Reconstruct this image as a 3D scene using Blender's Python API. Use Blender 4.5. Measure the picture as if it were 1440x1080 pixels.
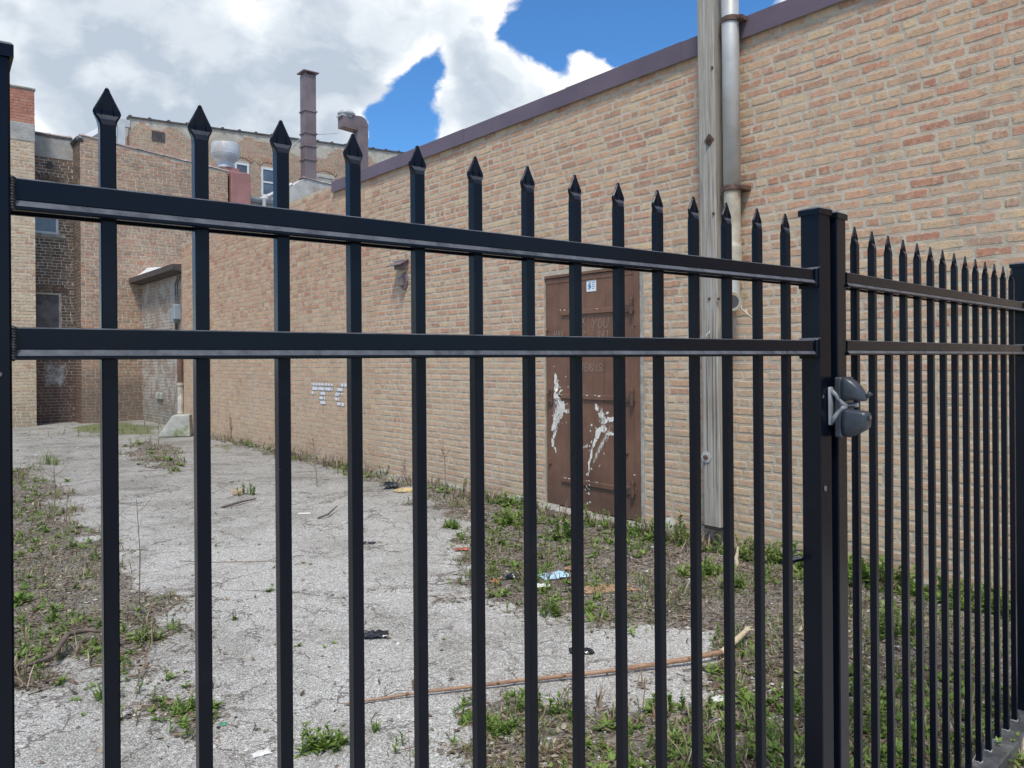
import bpy, math, random
import numpy as np
from mathutils import Vector, Matrix, noise as mnoise
random.seed(7); RNG = np.random.default_rng(7)
for o in list(bpy.data.objects): bpy.data.objects.remove(o)
S = bpy.context.scene
COL = S.collection
# ------------------------------------------------------------------ camera
F = 1080.0; EYE = 1.5; ROLL = math.radians(0.43)
cd = bpy.data.cameras.new('camera'); cam = bpy.data.objects.new('camera', cd); COL.objects.link(cam)
cd.sensor_width = 36; cd.lens = 36 * F / 1440; cd.shift_y = -34 / 1440; cd.clip_start = .02; cd.clip_end = 3000
CM = Matrix.Rotation(math.radians(90), 4, 'X') @ Matrix.Rotation(-ROLL, 4, 'Z')
cam.matrix_world = Matrix.Translation((0, 0, EYE)) @ CM
S.camera = cam
# ------------------------------------------------------------------ sky and sun
SUN_EL, SUN_AZ = math.radians(60), math.radians(184)      # azimuth measured clockwise from +Y
S.view_settings.view_transform = 'Standard'; S.view_settings.look = 'None'
S.cycles.max_bounces = 6; S.cycles.diffuse_bounces = 3; S.cycles.glossy_bounces = 2; S.cycles.transmission_bounces = 2
S.view_settings.exposure = 1.32; S.view_settings.gamma = 1; S.view_settings.use_curve_mapping = False
sd = bpy.data.lights.new('sun', 'SUN'); sd.energy = 1.5; sd.angle = math.radians(13); sd.color = (1, .95, .87)
sun = bpy.data.objects.new('sun', sd); COL.objects.link(sun)
sdir = Vector((math.sin(SUN_AZ) * math.cos(SUN_EL), math.cos(SUN_AZ) * math.cos(SUN_EL), math.sin(SUN_EL)))
sun.rotation_euler = sdir.to_track_quat('Z', 'Y').to_euler()

def pdir(px, py):
    return (CM.to_3x3() @ Vector(((px - 720) / F, (506 - py) / F, -1)))

class NT:
    """tiny node-tree helper"""
    def __init__(s, tree): s.t = tree; s.n = tree.nodes; s.l = tree.links
    def new(s, typ, ins=None, **kw):
        nd = s.n.new(typ)
        for k, v in kw.items(): setattr(nd, k, v)
        for k, v in (ins or {}).items(): s.set(nd, k, v)
        return nd
    def set(s, nd, k, v):
        sock = nd.inputs[k]
        if isinstance(v, bpy.types.NodeSocket): s.l.new(v, sock)
        else: sock.default_value = v
    def m(s, op, a, b=None, c=None, clamp=False):
        nd = s.n.new('ShaderNodeMath'); nd.operation = op; nd.use_clamp = clamp
        for i, v in enumerate((a, b, c)):
            if v is not None: s.set(nd, i, v)
        return nd.outputs[0]
    def vm(s, op, a, b=None, scale=None):
        nd = s.n.new('ShaderNodeVectorMath'); nd.operation = op
        s.set(nd, 0, a)
        if b is not None: s.set(nd, 1, b)
        if scale is not None: s.set(nd, 'Scale', scale)
        return nd.outputs['Value'] if op in ('DISTANCE', 'LENGTH', 'DOT_PRODUCT') else nd.outputs[0]
    def mr(s, v, a, b, c=0., d=1., smooth=True):
        nd = s.n.new('ShaderNodeMapRange'); nd.clamp = True
        if smooth: nd.interpolation_type = 'SMOOTHSTEP'
        for i, x in enumerate((v, a, b, c, d)): s.set(nd, i, x)
        return nd.outputs[0]
    def noise(s, vec, scale, detail=4, rough=.55, dist=0, col=False):
        nd = s.new('ShaderNodeTexNoise', {'Vector': vec, 'Scale': scale, 'Detail': detail, 'Roughness': rough, 'Distortion': dist})
        return nd.outputs['Color' if col else 0]
    def voro(s, vec, scale, feature='F1', out='Distance', rnd=1):
        nd = s.new('ShaderNodeTexVoronoi', None, feature=feature); s.set(nd, 'Vector', vec); s.set(nd, 'Scale', scale); s.set(nd, 'Randomness', rnd)
        return nd.outputs[out]
    def mix(s, f, a, b, blend='MIX'):
        nd = s.n.new('ShaderNodeMix'); nd.data_type = 'RGBA'; nd.blend_type = blend; nd.clamp_factor = True
        for i, v in ((0, f), (6, a), (7, b)):
            if isinstance(v, tuple) and len(v) == 3: v = v + (1,)
            s.set(nd, i, v)
        return nd.outputs[2]
    def ramp(s, v, stops, interp='LINEAR'):
        nd = s.n.new('ShaderNodeValToRGB'); s.set(nd, 0, v); cr = nd.color_ramp; cr.interpolation = interp
        while len(cr.elements) < len(stops): cr.elements.new(.5)
        for e, (p, c) in zip(cr.elements, stops): e.position = p; e.color = tuple(c) + (1,)
        return nd.outputs[0]

w = bpy.data.worlds.new('World'); S.world = w; w.use_nodes = True; w.node_tree.nodes.clear()
N = NT(w.node_tree)
sky = N.new('ShaderNodeTexSky', None, sky_type='NISHITA', sun_disc=False, sun_elevation=SUN_EL, sun_rotation=SUN_AZ, air_density=1.0, dust_density=.25, ozone_density=2.5)
bg_sky = N.new('ShaderNodeBackground', {'Color': N.mix(1.0, sky.outputs[0], (.46, .84, 1.16), 'MULTIPLY'), 'Strength': .060})
gen = N.new('ShaderNodeTexCoord').outputs['Generated']
dirv = N.vm('NORMALIZE', gen)
sep = N.new('ShaderNodeSeparateXYZ', {0: dirv})
BL = [  # px, py, radius, weight : where clouds gather (+) or the blue shows (-)
 (100, 60, .55, .26), (60, 190, .4, .22), (330, 60, .34, .24), (250, 200, .3, .18), (520, 20, .20, .22), (640, 30, .13, .30), (690, 40, .06, .12),
 (500, 140, .075, .34), (440, 170, .12, .16), (690, 135, .10, .46), (620, 185, .085, .36), (765, 135, .075, .34), (850, 95, .055, .50), (895, 125, .05, .30),
 (830, -8, .06, .34), (780, -5, .04, .2), (925, 5, .035, .28), (1085, 5, .06, .42),
 (790, 45, .10, -.42), (735, 70, .045, -.35), (530, 200, .05, -.4), (598, 85, .045, -.35), (545, 100, .035, -.3), (935, 45, .085, -.55), (1000, 40, .07, -.4), (800, 50, .26, -.30), (575, 120, .075, -.50), (568, 175, .065, -.50), (595, 95, .04, -.3), (770, 55, .055, -.2), (545, 200, .04, -.3), (960, 40, .16, -.25), (1150, -60, .2, -.2), (470, 95, .03, -.1)]
def warp(vec):
    return N.vm('ADD', vec, N.vm('SCALE', N.vm('SUBTRACT', N.noise(vec, 7, 3, col=True), (.5, .5, .5)), scale=.075))
def density(wv, det=8):
    n1 = N.noise(N.vm('MULTIPLY', wv, (1, 1, 1.6)), 4.6, det, .60)
    v1 = N.voro(wv, 17)                                   # puffy lobes
    return N.m('ADD', N.m('ADD', N.m('MULTIPLY', n1, 1.7), -.35), N.m('MULTIPLY', N.m('SUBTRACT', .45, v1), .24))
def bias(wv):
    acc = None
    for px, py, r, wt in BL:
        c = pdir(px, py).normalized()
        g = N.mr(N.vm('DISTANCE', wv, tuple(c)), r * 1.25, 0, 0, wt)
        acc = g if acc is None else N.m('ADD', acc, g)
    return N.m('MULTIPLY', acc, .62)
wv0 = warp(dirv)
d0 = density(wv0); b0 = bias(wv0)
d1 = density(N.vm('ADD', wv0, (.0, -.004, .034)), 5)       # a little higher up: cloud tops catch the light, bases go grey
dens = N.m('ADD', d0, b0)
cover = N.mr(dens, .475, .625)
lit = N.mr(N.m('SUBTRACT', d0, d1), -.20, .20)
thick = N.mr(dens, .55, 1.05)
soft = N.noise(dirv, 3.6, 3, .5)
shade = N.m('ADD', N.m('MULTIPLY', lit, .50), N.m('MULTIPLY', N.m('SUBTRACT', 1, thick), .50))
shade = N.m('ADD', shade, N.m('MULTIPLY', N.m('SUBTRACT', soft, .5), .8))
ccol = N.ramp(shade, [(.10, (.46, .53, .62)), (.36, (.58, .645, .72)), (.60, (.76, .81, .86)), (.86, (1.08, 1.07, 1.05))])
bg_cl = N.new('ShaderNodeBackground', {'Color': ccol, 'Strength': .46})
up = N.mr(sep.outputs[2], -.02, .03)
mx = N.new('ShaderNodeMixShader', {0: N.m('MULTIPLY', cover, up), 1: bg_sky.outputs[0], 2: bg_cl.outputs[0]})
N.new('ShaderNodeOutputWorld', {0: mx.outputs[0]})

# ------------------------------------------------------------------ helpers
def on_plane(px, py, P, n):
    d = pdir(px, py); o = Vector((0, 0, EYE)); n = Vector(n)
    return o + d * ((Vector(P) - o).dot(n) / d.dot(n))
def gp(px, py, z=0.): return on_plane(px, py, (0, 0, z), (0, 0, 1))
def project(p):
    q = CM.to_3x3().transposed() @ (Vector(p) - Vector((0, 0, EYE)))
    if q.z >= -.01: return None
    return 720 + F * q.x / -q.z, 506 - F * q.y / -q.z, -q.z

class MB:
    def __init__(s): s.v = []; s.f = []; s.mi = []; s.a = []; s.e = []; s.smooth = False
    def add(s, vs, fs, mi=0, a=0., e=None):
        b = len(s.v)
        if e is not None: s.e += [0.] * (b - len(s.e)) + list(e)
        s.v += [tuple(v) for v in vs]; s.f += [tuple(i + b for i in f) for f in fs]
        s.mi += [mi] * len(fs); s.a += [a] * len(vs); return s
    def box(s, x0, x1, y0, y1, z0, z1, mi=0, a=0., bev=0.):
        if bev <= 0:
            vs = [(x, y, z) for z in (z0, z1) for y in (y0, y1) for x in (x0, x1)]
            return s.add(vs, [(0, 2, 3, 1), (4, 5, 7, 6), (0, 1, 5, 4), (2, 6, 7, 3), (0, 4, 6, 2), (1, 3, 7, 5)], mi, a)
        b = min(bev, (x1 - x0) * .45, (y1 - y0) * .45, (z1 - z0) * .45)
        X = ((x0, x1), (y0, y1), (z0, z1)); vs = []; idx = {}
        for cx in (0, 1):
            for cy in (0, 1):
                for cz in (0, 1):
                    c = (cx, cy, cz)
                    for ax in range(3):
                        p = [0, 0, 0]
                        for k in range(3):
                            sgn = 1 if c[k] == 0 else -1
                            p[k] = X[k][c[k]] + (0 if k == ax else sgn * b)
                        idx[(c, ax)] = len(vs); vs.append(tuple(p))
        fs = []
        for ax in range(3):
            o1, o2 = [k for k in range(3) if k != ax]
            for sd_ in (0, 1):
                q = []
                for (a1, a2) in ((0, 0), (1, 0), (1, 1), (0, 1)):
                    c = [0, 0, 0]; c[ax] = sd_; c[o1] = a1; c[o2] = a2; q.append(idx[(tuple(c), ax)])
                fs.append(tuple(q))
            for a1 in (0, 1):
                for a2 in (0, 1):
                    c0 = [0, 0, 0]; c0[o1] = a1; c0[o2] = a2; c1 = list(c0); c1[ax] = 1
                    fs.append((idx[(tuple(c0), o1)], idx[(tuple(c0), o2)], idx[(tuple(c1), o2)], idx[(tuple(c1), o1)]))
        for cx in (0, 1):
            for cy in (0, 1):
                for cz in (0, 1): fs.append(tuple(idx[((cx, cy, cz), ax)] for ax in range(3)))
        return s.add(vs, fs, mi, a)
    def tube(s, pts, rad, n=8, mi=0, a=0., caps=True, squash=1.):
        pts = [Vector(p) for p in pts]; vs = []; fs = []
        if not isinstance(rad, (list, tuple)): rad = [rad] * len(pts)
        up_ = Vector((0, 0, 1)); prev = None
        for i, p in enumerate(pts):
            t = (pts[min(i + 1, len(pts) - 1)] - pts[max(i - 1, 0)])
            if t.length < 1e-9: t = Vector((0, 0, 1))
            t.normalize()
            if prev is None:
                ref = up_ if abs(t.z) < .9 else Vector((0, 1, 0)); u = t.cross(ref).normalized()
            else: u = (prev - t * prev.dot(t)).normalized()
            prev = u; v2 = t.cross(u)
            for k in range(n):
                an = 2 * math.pi * k / n; vs.append(p + (u * math.cos(an) + v2 * math.sin(an) * squash) * rad[i])
        for i in range(len(pts) - 1):
            for k in range(n):
                k2 = (k + 1) % n; fs.append((i * n + k, i * n + k2, (i + 1) * n + k2, (i + 1) * n + k))
        if caps: fs += [tuple(range(n))[::-1], tuple((len(pts) - 1) * n + k for k in range(n))]
        return s.add(vs, fs, mi, a)
    def lathe(s, prof, c=(0, 0, 0), n=20, mi=0):
        vs = []; fs = []
        for r, z in prof:
            for k in range(n):
                an = 2 * math.pi * k / n; vs.append((c[0] + r * math.cos(an), c[1] + r * math.sin(an), c[2] + z))
        for i in range(len(prof) - 1):
            for k in range(n):
                k2 = (k + 1) % n; fs.append((i * n + k, i * n + k2, (i + 1) * n + k2, (i + 1) * n + k))
        fs += [tuple(range(n))[::-1], tuple((len(prof) - 1) * n + k for k in range(n))]
        return s.add(vs, fs, mi)
    def prism(s, poly, y0, y1, mi=0, a=0.):        # poly in x,z ; extruded along y
        n = len(poly); vs = [(x, y0, z) for x, z in poly] + [(x, y1, z) for x, z in poly]
        return s.add(vs, [tuple(range(n)), tuple(range(n, 2 * n))[::-1]] + [(i, i + n, (i + 1) % n + n, (i + 1) % n) for i in range(n)], mi, a)
    def extx(s, prof, x0, x1, mi=0):               # prof in y,z ; extruded along x
        n = len(prof); vs = [(x0, y, z) for y, z in prof] + [(x1, y, z) for y, z in prof]
        return s.add(vs, [tuple(range(n)), tuple(range(n, 2 * n))[::-1]] + [(i, i + n, (i + 1) % n + n, (i + 1) % n) for i in range(n)], mi)
    def mesh(s, name, mats, smooth=None, fix=True):
        me = bpy.data.meshes.new(name); me.from_pydata(s.v, [], s.f)
        for m_ in (mats if isinstance(mats, (list, tuple)) else [mats]): me.materials.append(m_)
        if len(s.f) and any(s.mi): me.polygons.foreach_set('material_index', s.mi)
        at = me.attributes.new('rnd', 'FLOAT', 'POINT'); at.data.foreach_set('value', np.array(s.a, dtype=np.float32))
        if s.e:
            at = me.attributes.new('edge', 'FLOAT', 'POINT'); at.data.foreach_set('value', np.array(s.e + [0.] * (len(s.v) - len(s.e)), dtype=np.float32))
        if fix and len(s.f) < 60000:
            import bmesh
            bm = bmesh.new(); bm.from_mesh(me); bmesh.ops.recalc_face_normals(bm, faces=bm.faces); bm.to_mesh(me); bm.free()
        if smooth or (smooth is None and s.smooth):
            me.polygons.foreach_set('use_smooth', [True] * len(me.polygons))
        me.update(); return me
    def build(s, name, mats, parent=None, smooth=None, loc=None, fix=True, **tags):
        return link(name, s.mesh(name, mats, smooth, fix), parent, loc, **tags)
def link(name, me, parent=None, loc=None, **tags):
    o = bpy.data.objects.new(name, me); COL.objects.link(o)
    if parent: o.parent = parent
    if loc is not None: o.location = loc
    for k, v in tags.items(): o[k] = v
    return o
def thing(name, label, cat, loc=(0, 0, 0), rz=0., group=None):
    o = bpy.data.objects.new(name, None); COL.objects.link(o); o.location = loc; o.rotation_euler = (0, 0, rz)
    o['label'] = label; o['category'] = cat; o.empty_display_size = .1
    if group: o['group'] = group
    return o
class Frame:
    """x runs along the wall (to the right seen from its front), y goes into the building, z up"""
    def __init__(s, o, ang):
        s.o = Vector((o[0], o[1], 0)); s.a = ang; s.x = Vector((math.cos(ang), math.sin(ang), 0)); s.y = Vector((-math.sin(ang), math.cos(ang), 0))
    def w(s, x, y, z): return s.o + s.x * x + s.y * y + Vector((0, 0, z))
    def px(s, px, py, yoff=0.):
        p = on_plane(px, py, s.w(0, yoff, 0), s.y) - s.o
        return p.dot(s.x), p.z
    def loc(s, p): p = Vector(p) - s.o; return p.dot(s.x), p.dot(s.y), p.z

# ------------------------------------------------------------------ materials
def mat(name):
    m_ = bpy.data.materials.new(name); m_.use_nodes = True; m_.node_tree.nodes.clear(); return m_, NT(m_.node_tree)
def finish(n, col, rough=.8, bump=None, bstr=.3, bdist=.01, metal=0., spec=.5, alpha=None, coat=0., trans=0.):
    b = n.new('ShaderNodeBsdfPrincipled')
    if isinstance(col, tuple) and len(col) == 3: col = col + (1,)
    n.set(b, 'Base Color', col); n.set(b, 'Roughness', rough); n.set(b, 'Metallic', metal); n.set(b, 'Specular IOR Level', spec); n.set(b, 'Coat Weight', coat)
    if bump is not None: n.set(b, 'Normal', n.new('ShaderNodeBump', {'Height': bump, 'Strength': bstr, 'Distance': bdist}).outputs[0])
    out = b.outputs[0]
    if trans:
        t = n.new('ShaderNodeBsdfTranslucent', {'Color': col}); out = n.new('ShaderNodeMixShader', {0: trans, 1: out, 2: t.outputs[0]}).outputs[0]
    n.new('ShaderNodeOutputMaterial', {0: out})
def pos(n): return n.new('ShaderNodeNewGeometry').outputs['Position']
def obc(n): return n.new('ShaderNodeTexCoord').outputs['Object']

def simple(name, col, rough=.7, var=.25, scale=8, metal=0., spec=.5, bscale=60, bstr=.15, bdist=.004, obj=True, var2=None, trans=0., coat=0.):
    m_, n = mat(name); p = obc(n) if obj else pos(n)
    nz = n.noise(p, scale, 6, .6)
    lo = tuple(c * (1 - var) for c in col); hi = tuple(min(1, c * (1 + var)) for c in col)
    c = n.mix(n.mr(nz, .3, .7), lo, hi)
    if var2: c = n.mix(n.mr(n.noise(p, scale * .35, 5, .65), .5, .68), c, var2)
    finish(n, c, rough, n.noise(p, bscale, 3), bstr, bdist, metal, spec, trans=trans, coat=coat); return m_

def brick_mat(name, stops, mortar, tan=(.42, .33, .22), tan_amt=.5, dirt=(.12, .1, .08), dirt_amt=.25, smear=.55, white=None, base_dark=None, tan_z=None):
    m_, n = mat(name); p = pos(n)
    at = n.new('ShaderNodeAttribute', None, attribute_name='rnd').outputs['Fac']
    oi = n.new('ShaderNodeObjectInfo').outputs['Random']
    val = n.m('FRACT', n.m('ADD', at, oi))
    val2 = n.m('FRACT', n.m('MULTIPLY', val, 17.3))
    c = n.ramp(val, stops)
    big = n.noise(p, .55, 3)
    tb = n.m('ADD', big, n.m('MULTIPLY', val2, .35))
    if tan_z:
        zz = n.new('ShaderNodeSeparateXYZ', {0: p}).outputs[2]; tb = n.m('ADD', tb, n.mr(zz, tan_z[0], tan_z[1], -.26, .12))
    c = n.mix(n.m('MULTIPLY', n.mr(tb, .42, .78), tan_amt), c, tan)
    # mottled clay: lighter and darker firing bands across the brick
    band = n.noise(n.vm('MULTIPLY', p, (1, 1, .35)), 16, 3, .6)
    c = n.mix(n.mr(band, .38, .68, 0, .55), c, n.mix(1.0, c, (1.32, 1.22, 1.05), 'MULTIPLY'))
    c = n.mix(n.mr(n.noise(p, 34, 5, .75), .5, .68, 0, .75), c, n.mix(1.0, c, (.60, .55, .54), 'MULTIPLY'))
    c = n.mix(n.mr(n.noise(n.vm('MULTIPLY', p, (1.0, 1.0, .3)), 42, 2, .5), .60, .68, 0, .5), c, tan)
    ed = n.new('ShaderNodeAttribute', None, attribute_name='edge').outputs['Fac']
    sm = n.mr(n.m('ADD', n.noise(p, 24, 7, .72), n.m('MULTIPLY', ed, .085)), smear, smear + .12)
    c = n.mix(n.m('MULTIPLY', sm, .82), c, mortar)
    if tan_z:
        streak = n.noise(n.vm('MULTIPLY', p, (1, 1, .12)), 3.2, 6, .7)
        c = n.mix(n.m('MULTIPLY', n.mr(streak, .52, .72), .30), c, n.mix(1.0, c, (.62, .58, .54), 'MULTIPLY'))
        c = n.mix(n.mr(n.noise(p, .9, 5, .6), .56, .74, 0, .25), c, (.56, .50, .40))
    c = n.mix(n.mr(n.noise(p, 1.1, 7, .7), .52, .75, 0, dirt_amt), c, dirt)
    if white: c = white(n, p, c)
    if base_dark:
        z = n.new('ShaderNodeSeparateXYZ', {0: p}).outputs[2]
        f = n.mr(n.m('ADD', z, n.m('MULTIPLY', n.noise(p, 2.2, 6, .7), .9)), base_dark[0], base_dark[1], base_dark[2], 0)
        c = n.mix(f, c, base_dark[3])
    h = n.m('ADD', n.noise(p, 55, 6, .7), n.m('MULTIPLY', n.noise(p, 14, 3), .8))
    finish(n, c, .9, h, .55, .008, spec=.25); return m_
def mortar_mat(name, col, dirt_amt=.3, white=None, base_dark=None):
    m_, n = mat(name); p = pos(n)
    c = n.mix(n.mr(n.noise(p, 7, 6, .65), .3, .7), tuple(x * .82 for x in col), tuple(min(1, x * 1.14) for x in col))
    c = n.mix(n.mr(n.noise(p, 1.1, 7, .7), .5, .78, 0, dirt_amt), c, (.13, .115, .095))
    if white: c = white(n, p, c)
    if base_dark:
        z = n.new('ShaderNodeSeparateXYZ', {0: p}).outputs[2]
        f = n.mr(n.m('ADD', z, n.m('MULTIPLY', n.noise(p, 2.2, 6, .7), .9)), base_dark[0], base_dark[1], base_dark[2], 0)
        c = n.mix(f, c, base_dark[3])
    finish(n, c, .95, n.noise(p, 70, 6, .7), .6, .01, spec=.2); return m_

MORT = (.49, .415, .315)
M_brick = brick_mat('common_brick', [(0, (.42, .205, .135)), (.14, (.46, .25, .165)), (.32, (.52, .315, .21)), (.48, (.45, .265, .175)), (.6, (.54, .37, .235)), (.74, (.36, .20, .14)), (.88, (.55, .41, .26)), (1, (.48, .29, .19))], MORT, tan=(.54, .42, .29), tan_amt=.52, dirt_amt=.10, smear=.54, tan_z=(3.6, .6), base_dark=(.15, .75, .45, (.25, .22, .18)))
M_mortar = mortar_mat('old_mortar', MORT, .22)
M_brick_face = brick_mat('face_brick_red', [(0, (.40, .14, .095)), (.3, (.43, .18, .12)), (.6, (.36, .14, .10)), (1, (.46, .22, .15))], (.42, .34, .27), tan_amt=.0, dirt_amt=.15)
M_mortar_face = mortar_mat('chimney_mortar', (.42, .32, .25), .2)
st_back = [(0, (.38, .18, .12)), (.2, (.46, .25, .17)), (.4, (.26, .16, .12)), (.6, (.44, .31, .2)), (.8, (.34, .19, .13)), (1, (.50, .33, .22))]
M_brick_back = brick_mat('weathered_brick', st_back, (.50, .45, .37), tan=(.42, .33, .22), tan_amt=.3, dirt_amt=.45, smear=.55, base_dark=(1.0, 2.3, .72, (.13, .095, .075)))
M_mortar_back = mortar_mat('weathered_mortar', (.52, .47, .385), .45, base_dark=(1.0, 2.3, .6, (.17, .13, .10)))
M_brick_soot = brick_mat('sooty_brick', [(0, (.09, .06, .055)), (.35, (.13, .085, .075)), (.6, (.20, .12, .09)), (.8, (.08, .06, .06)), (1, (.26, .16, .11))], (.36, .33, .27), tan_amt=.15, dirt_amt=.4, smear=.62, base_dark=(1.4, 2.6, .7, (.15, .08, .065)),
    white=None)
M_mortar_soot = mortar_mat('sooty_mortar', (.50, .46, .38), .3, base_dark=(1.2, 2.4, .6, (.2, .15, .12)))
M_brick_tan = brick_mat('painted_tan_brick', [(0, (.42, .25, .16)), (.3, (.50, .36, .23)), (.6, (.55, .43, .28)), (1, (.38, .2, .13))], (.52, .45, .34), tan=(.56, .46, .33), tan_amt=.5, dirt_amt=.3, smear=.5, base_dark=(.5, 1.3, .5, (.2, .17, .12)))
M_mortar_tan = mortar_mat('tan_mortar', (.58, .52, .42), .3)
def flake(n, p, c): return n.mix(n.mr(n.noise(p, 3.0, 8, .72), .44, .56, 0, .8), c, (.50, .47, .42))
M_brick_white = brick_mat('whitewashed_brick', [(0, (.30, .18, .13)), (.5, (.36, .26, .2)), (1, (.25, .17, .13))], (.44, .41, .36), tan_amt=.3, dirt_amt=.4, white=flake, base_dark=(.6, 1.7, .55, (.14, .12, .09)))
M_mortar_white = mortar_mat('whitewashed_mortar', (.42, .40, .35), .4, white=flake)
M_brick_up = brick_mat('upper_rear_brick', [(0, (.42, .18, .12)), (.25, (.48, .25, .17)), (.5, (.38, .26, .17)), (.75, (.46, .33, .22)), (1, (.32, .18, .13))], (.40, .36, .29), tan=(.42, .35, .25), tan_amt=.3, dirt_amt=.45, smear=.52)
M_mortar_up = mortar_mat('upper_rear_mortar', (.46, .42, .35), .4)

def black_paint():
    m_, n = mat('black_powder_coat'); p = pos(n)
    s_ = n.mr(n.noise(p, 9, 6, .7), .6, .8)
    spk = n.mr(n.voro(p, 60), 0, .035, 1, 0)
    spk = n.m('MULTIPLY', spk, n.mr(n.noise(p, 5, 2), .56, .6))
    c = n.mix(s_, (.003, .0045, .009), (.006, .008, .013))
    c = n.mix(n.m('MULTIPLY', spk, .8), c, (.35, .35, .36))
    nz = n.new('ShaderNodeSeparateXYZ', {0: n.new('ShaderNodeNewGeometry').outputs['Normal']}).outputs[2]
    painted_sheen = n.m('MULTIPLY', n.mr(nz, .22, .6), n.mr(n.noise(p, 22, 5, .7), .3, .65, .45, 1.0))     # sky highlights on lips, crimps and caps, painted pale by upward normal
    c = n.mix(painted_sheen, c, (.115, .12, .135))
    r = n.m('ADD', n.mr(n.noise(p, 14, 5, .6), .3, .7, .17, .28, smooth=False), n.m('MULTIPLY', painted_sheen, .12))
    finish(n, c, r, n.noise(p, 350, 2), .05, .0006, spec=.20); return m_
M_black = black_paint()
M_weld = simple('weld_bead_black', (.02, .02, .022), .4, .3, 60, bscale=300, bstr=.8, bdist=.003)
M_scuff = simple('grey_scuff', (.09, .09, .10), .6, .5, 80)
M_latch = simple('dark_grey_plastic', (.034, .041, .052), .38, .2, 30, bscale=400, bstr=.2, bdist=.0008)
M_latch2 = simple('grey_cast_striker', (.20, .21, .225), .42, .25, 30, bscale=300, bstr=.25)
M_steel = simple('steel_pin', (.45, .44, .42), .3, .2, 40, metal=1.)
M_cop = simple('brown_metal_coping', (.115, .082, .10), .42, .15, 1.5, bscale=2.5, bstr=.25, bdist=.02, obj=False)
def door_mat():
    m_, n = mat('brown_door_paint'); p = obc(n)
    c = n.mix(n.mr(n.noise(p, 2.2, 6, .65), .3, .7), (.135, .066, .040), (.20, .104, .064))
    st = n.noise(n.vm('MULTIPLY', p, (9, 9, .6)), 2.5, 6, .7)
    c = n.mix(n.mr(st, .5, .72, 0, .65), c, (.075, .042, .030))
    zd = n.new('ShaderNodeSeparateXYZ', {0: p}).outputs[2]
    c = n.mix(n.mr(n.m('ADD', zd, n.m('MULTIPLY', n.noise(p, 5, 5, .7), .5)), .75, .3, 0, .55), c, (.075, .05, .038))
    c = n.mix(n.mr(n.noise(p, 11, 7, .75), .64, .7, 0, .6), c, (.27, .16, .10))
    finish(n, c, .55, n.noise(p, 5, 6, .7), .35, .012, spec=.4); return m_
M_door = door_mat()
M_rustmetal = simple('rusty_dark_iron', (.10, .055, .038), .7, .45, 25, bscale=120, bstr=.5)
M_sill = simple('worn_concrete_sill', (.34, .32, .28), .9, .25, 9, bscale=50, bstr=.6, bdist=.01, var2=(.2, .19, .16))
def wood_mat():
    m_, n = mat('weathered_grey_timber'); p = obc(n)
    g = n.noise(n.vm('MULTIPLY', p, (34, 34, 1.1)), 1.6, 8, .65, .6)
    c = n.ramp(g, [(.28, (.14, .12, .095)), (.45, (.29, .26, .22)), (.6, (.39, .36, .31)), (.78, (.48, .45, .39))])
    c = n.mix(n.mr(n.noise(p, 2.4, 5, .6), .5, .7, 0, .5), c, (.25, .22, .17))
    finish(n, c, .85, g, .6, .006, spec=.25); return m_
M_wood = wood_mat()
M_galv = simple('galvanised_conduit', (.52, .50, .46), .48, .12, 3, metal=.35, bscale=20, bstr=.1, var2=(.42, .38, .31))
M_galvrust = simple('stained_conduit', (.46, .42, .33), .6, .2, 5, metal=.2, var2=(.33, .22, .11))
M_white = simple('white_window_paint', (.62, .64, .66), .5, .08, 6)
M_gutter = simple('pale_gutter', (.45, .47, .48), .5, .12, 3)
M_stucco = simple('grey_stucco', (.36, .345, .315), .95, .22, 2.5, obj=False, bscale=25, bstr=.5, bdist=.02, var2=(.24, .225, .2))
M_whitestucco = simple('white_flaking_stucco', (.48, .46, .43), .95, .2, 2.2, obj=False, bscale=20, bstr=.5, bdist=.02, var2=(.30, .2, .15))
M_tile = simple('clay_coping_tile', (.30, .215, .195), .7, .3, 3, obj=False, bscale=15, bstr=.3, var2=(.42, .38, .35))
M_tiledark = simple('tar_dark_flashing', (.07, .062, .06), .7, .3, 4, obj=False)
M_glass = simple('dusty_window_glass', (.10, .125, .15), .12, .3, 2, bscale=3, bstr=.05, spec=.8)
M_board = simple('grey_board', (.13, .115, .12), .8, .3, 5, bscale=30, bstr=.5, var2=(.2, .18, .17))
M_duct = simple('brown_sheet_metal_duct', (.175, .135, .14), .5, .2, 1.2, bscale=5, bstr=.2, var2=(.12, .085, .08))
M_pink = simple('faded_red_duct', (.33, .155, .14), .6, .15, 2, var2=(.27, .13, .11))
M_alu = simple('spun_aluminium', (.46, .48, .50), .6, .15, 3, metal=.15, var2=(.38, .34, .3))
M_roof = simple('tar_roof', (.08, .08, .08), .9, .3, 1)
M_pvc = simple('rusted_downpipe', (.15, .08, .055), .7, .3, 8)
M_pvc2 = simple('flaking_white_downpipe', (.52, .48, .41), .7, .25, 8, var2=(.28, .15, .09))
M_box = simple('grey_meter_box', (.30, .34, .37), .5, .1, 6)
M_conc = simple('mossy_concrete_block', (.38, .38, .34), .95, .2, 5, bscale=25, bstr=.5, var2=(.16, .19, .08))
M_paint = simple('white_spray_paint', (.68, .69, .72), .7, .1, 20, obj=False, bscale=80)
M_splash = simple('cream_splash_paint', (.70, .66, .58), .6, .14, 25, obj=False)
M_chalk = simple('chalk_line', (.33, .25, .21), .9, .2, 60)
M_stick_w = simple('sticker_white', (.72, .74, .74), .4, .05, 20)
M_stick_b = simple('sticker_blue_print', (.10, .22, .38), .4, .1, 20)
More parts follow.
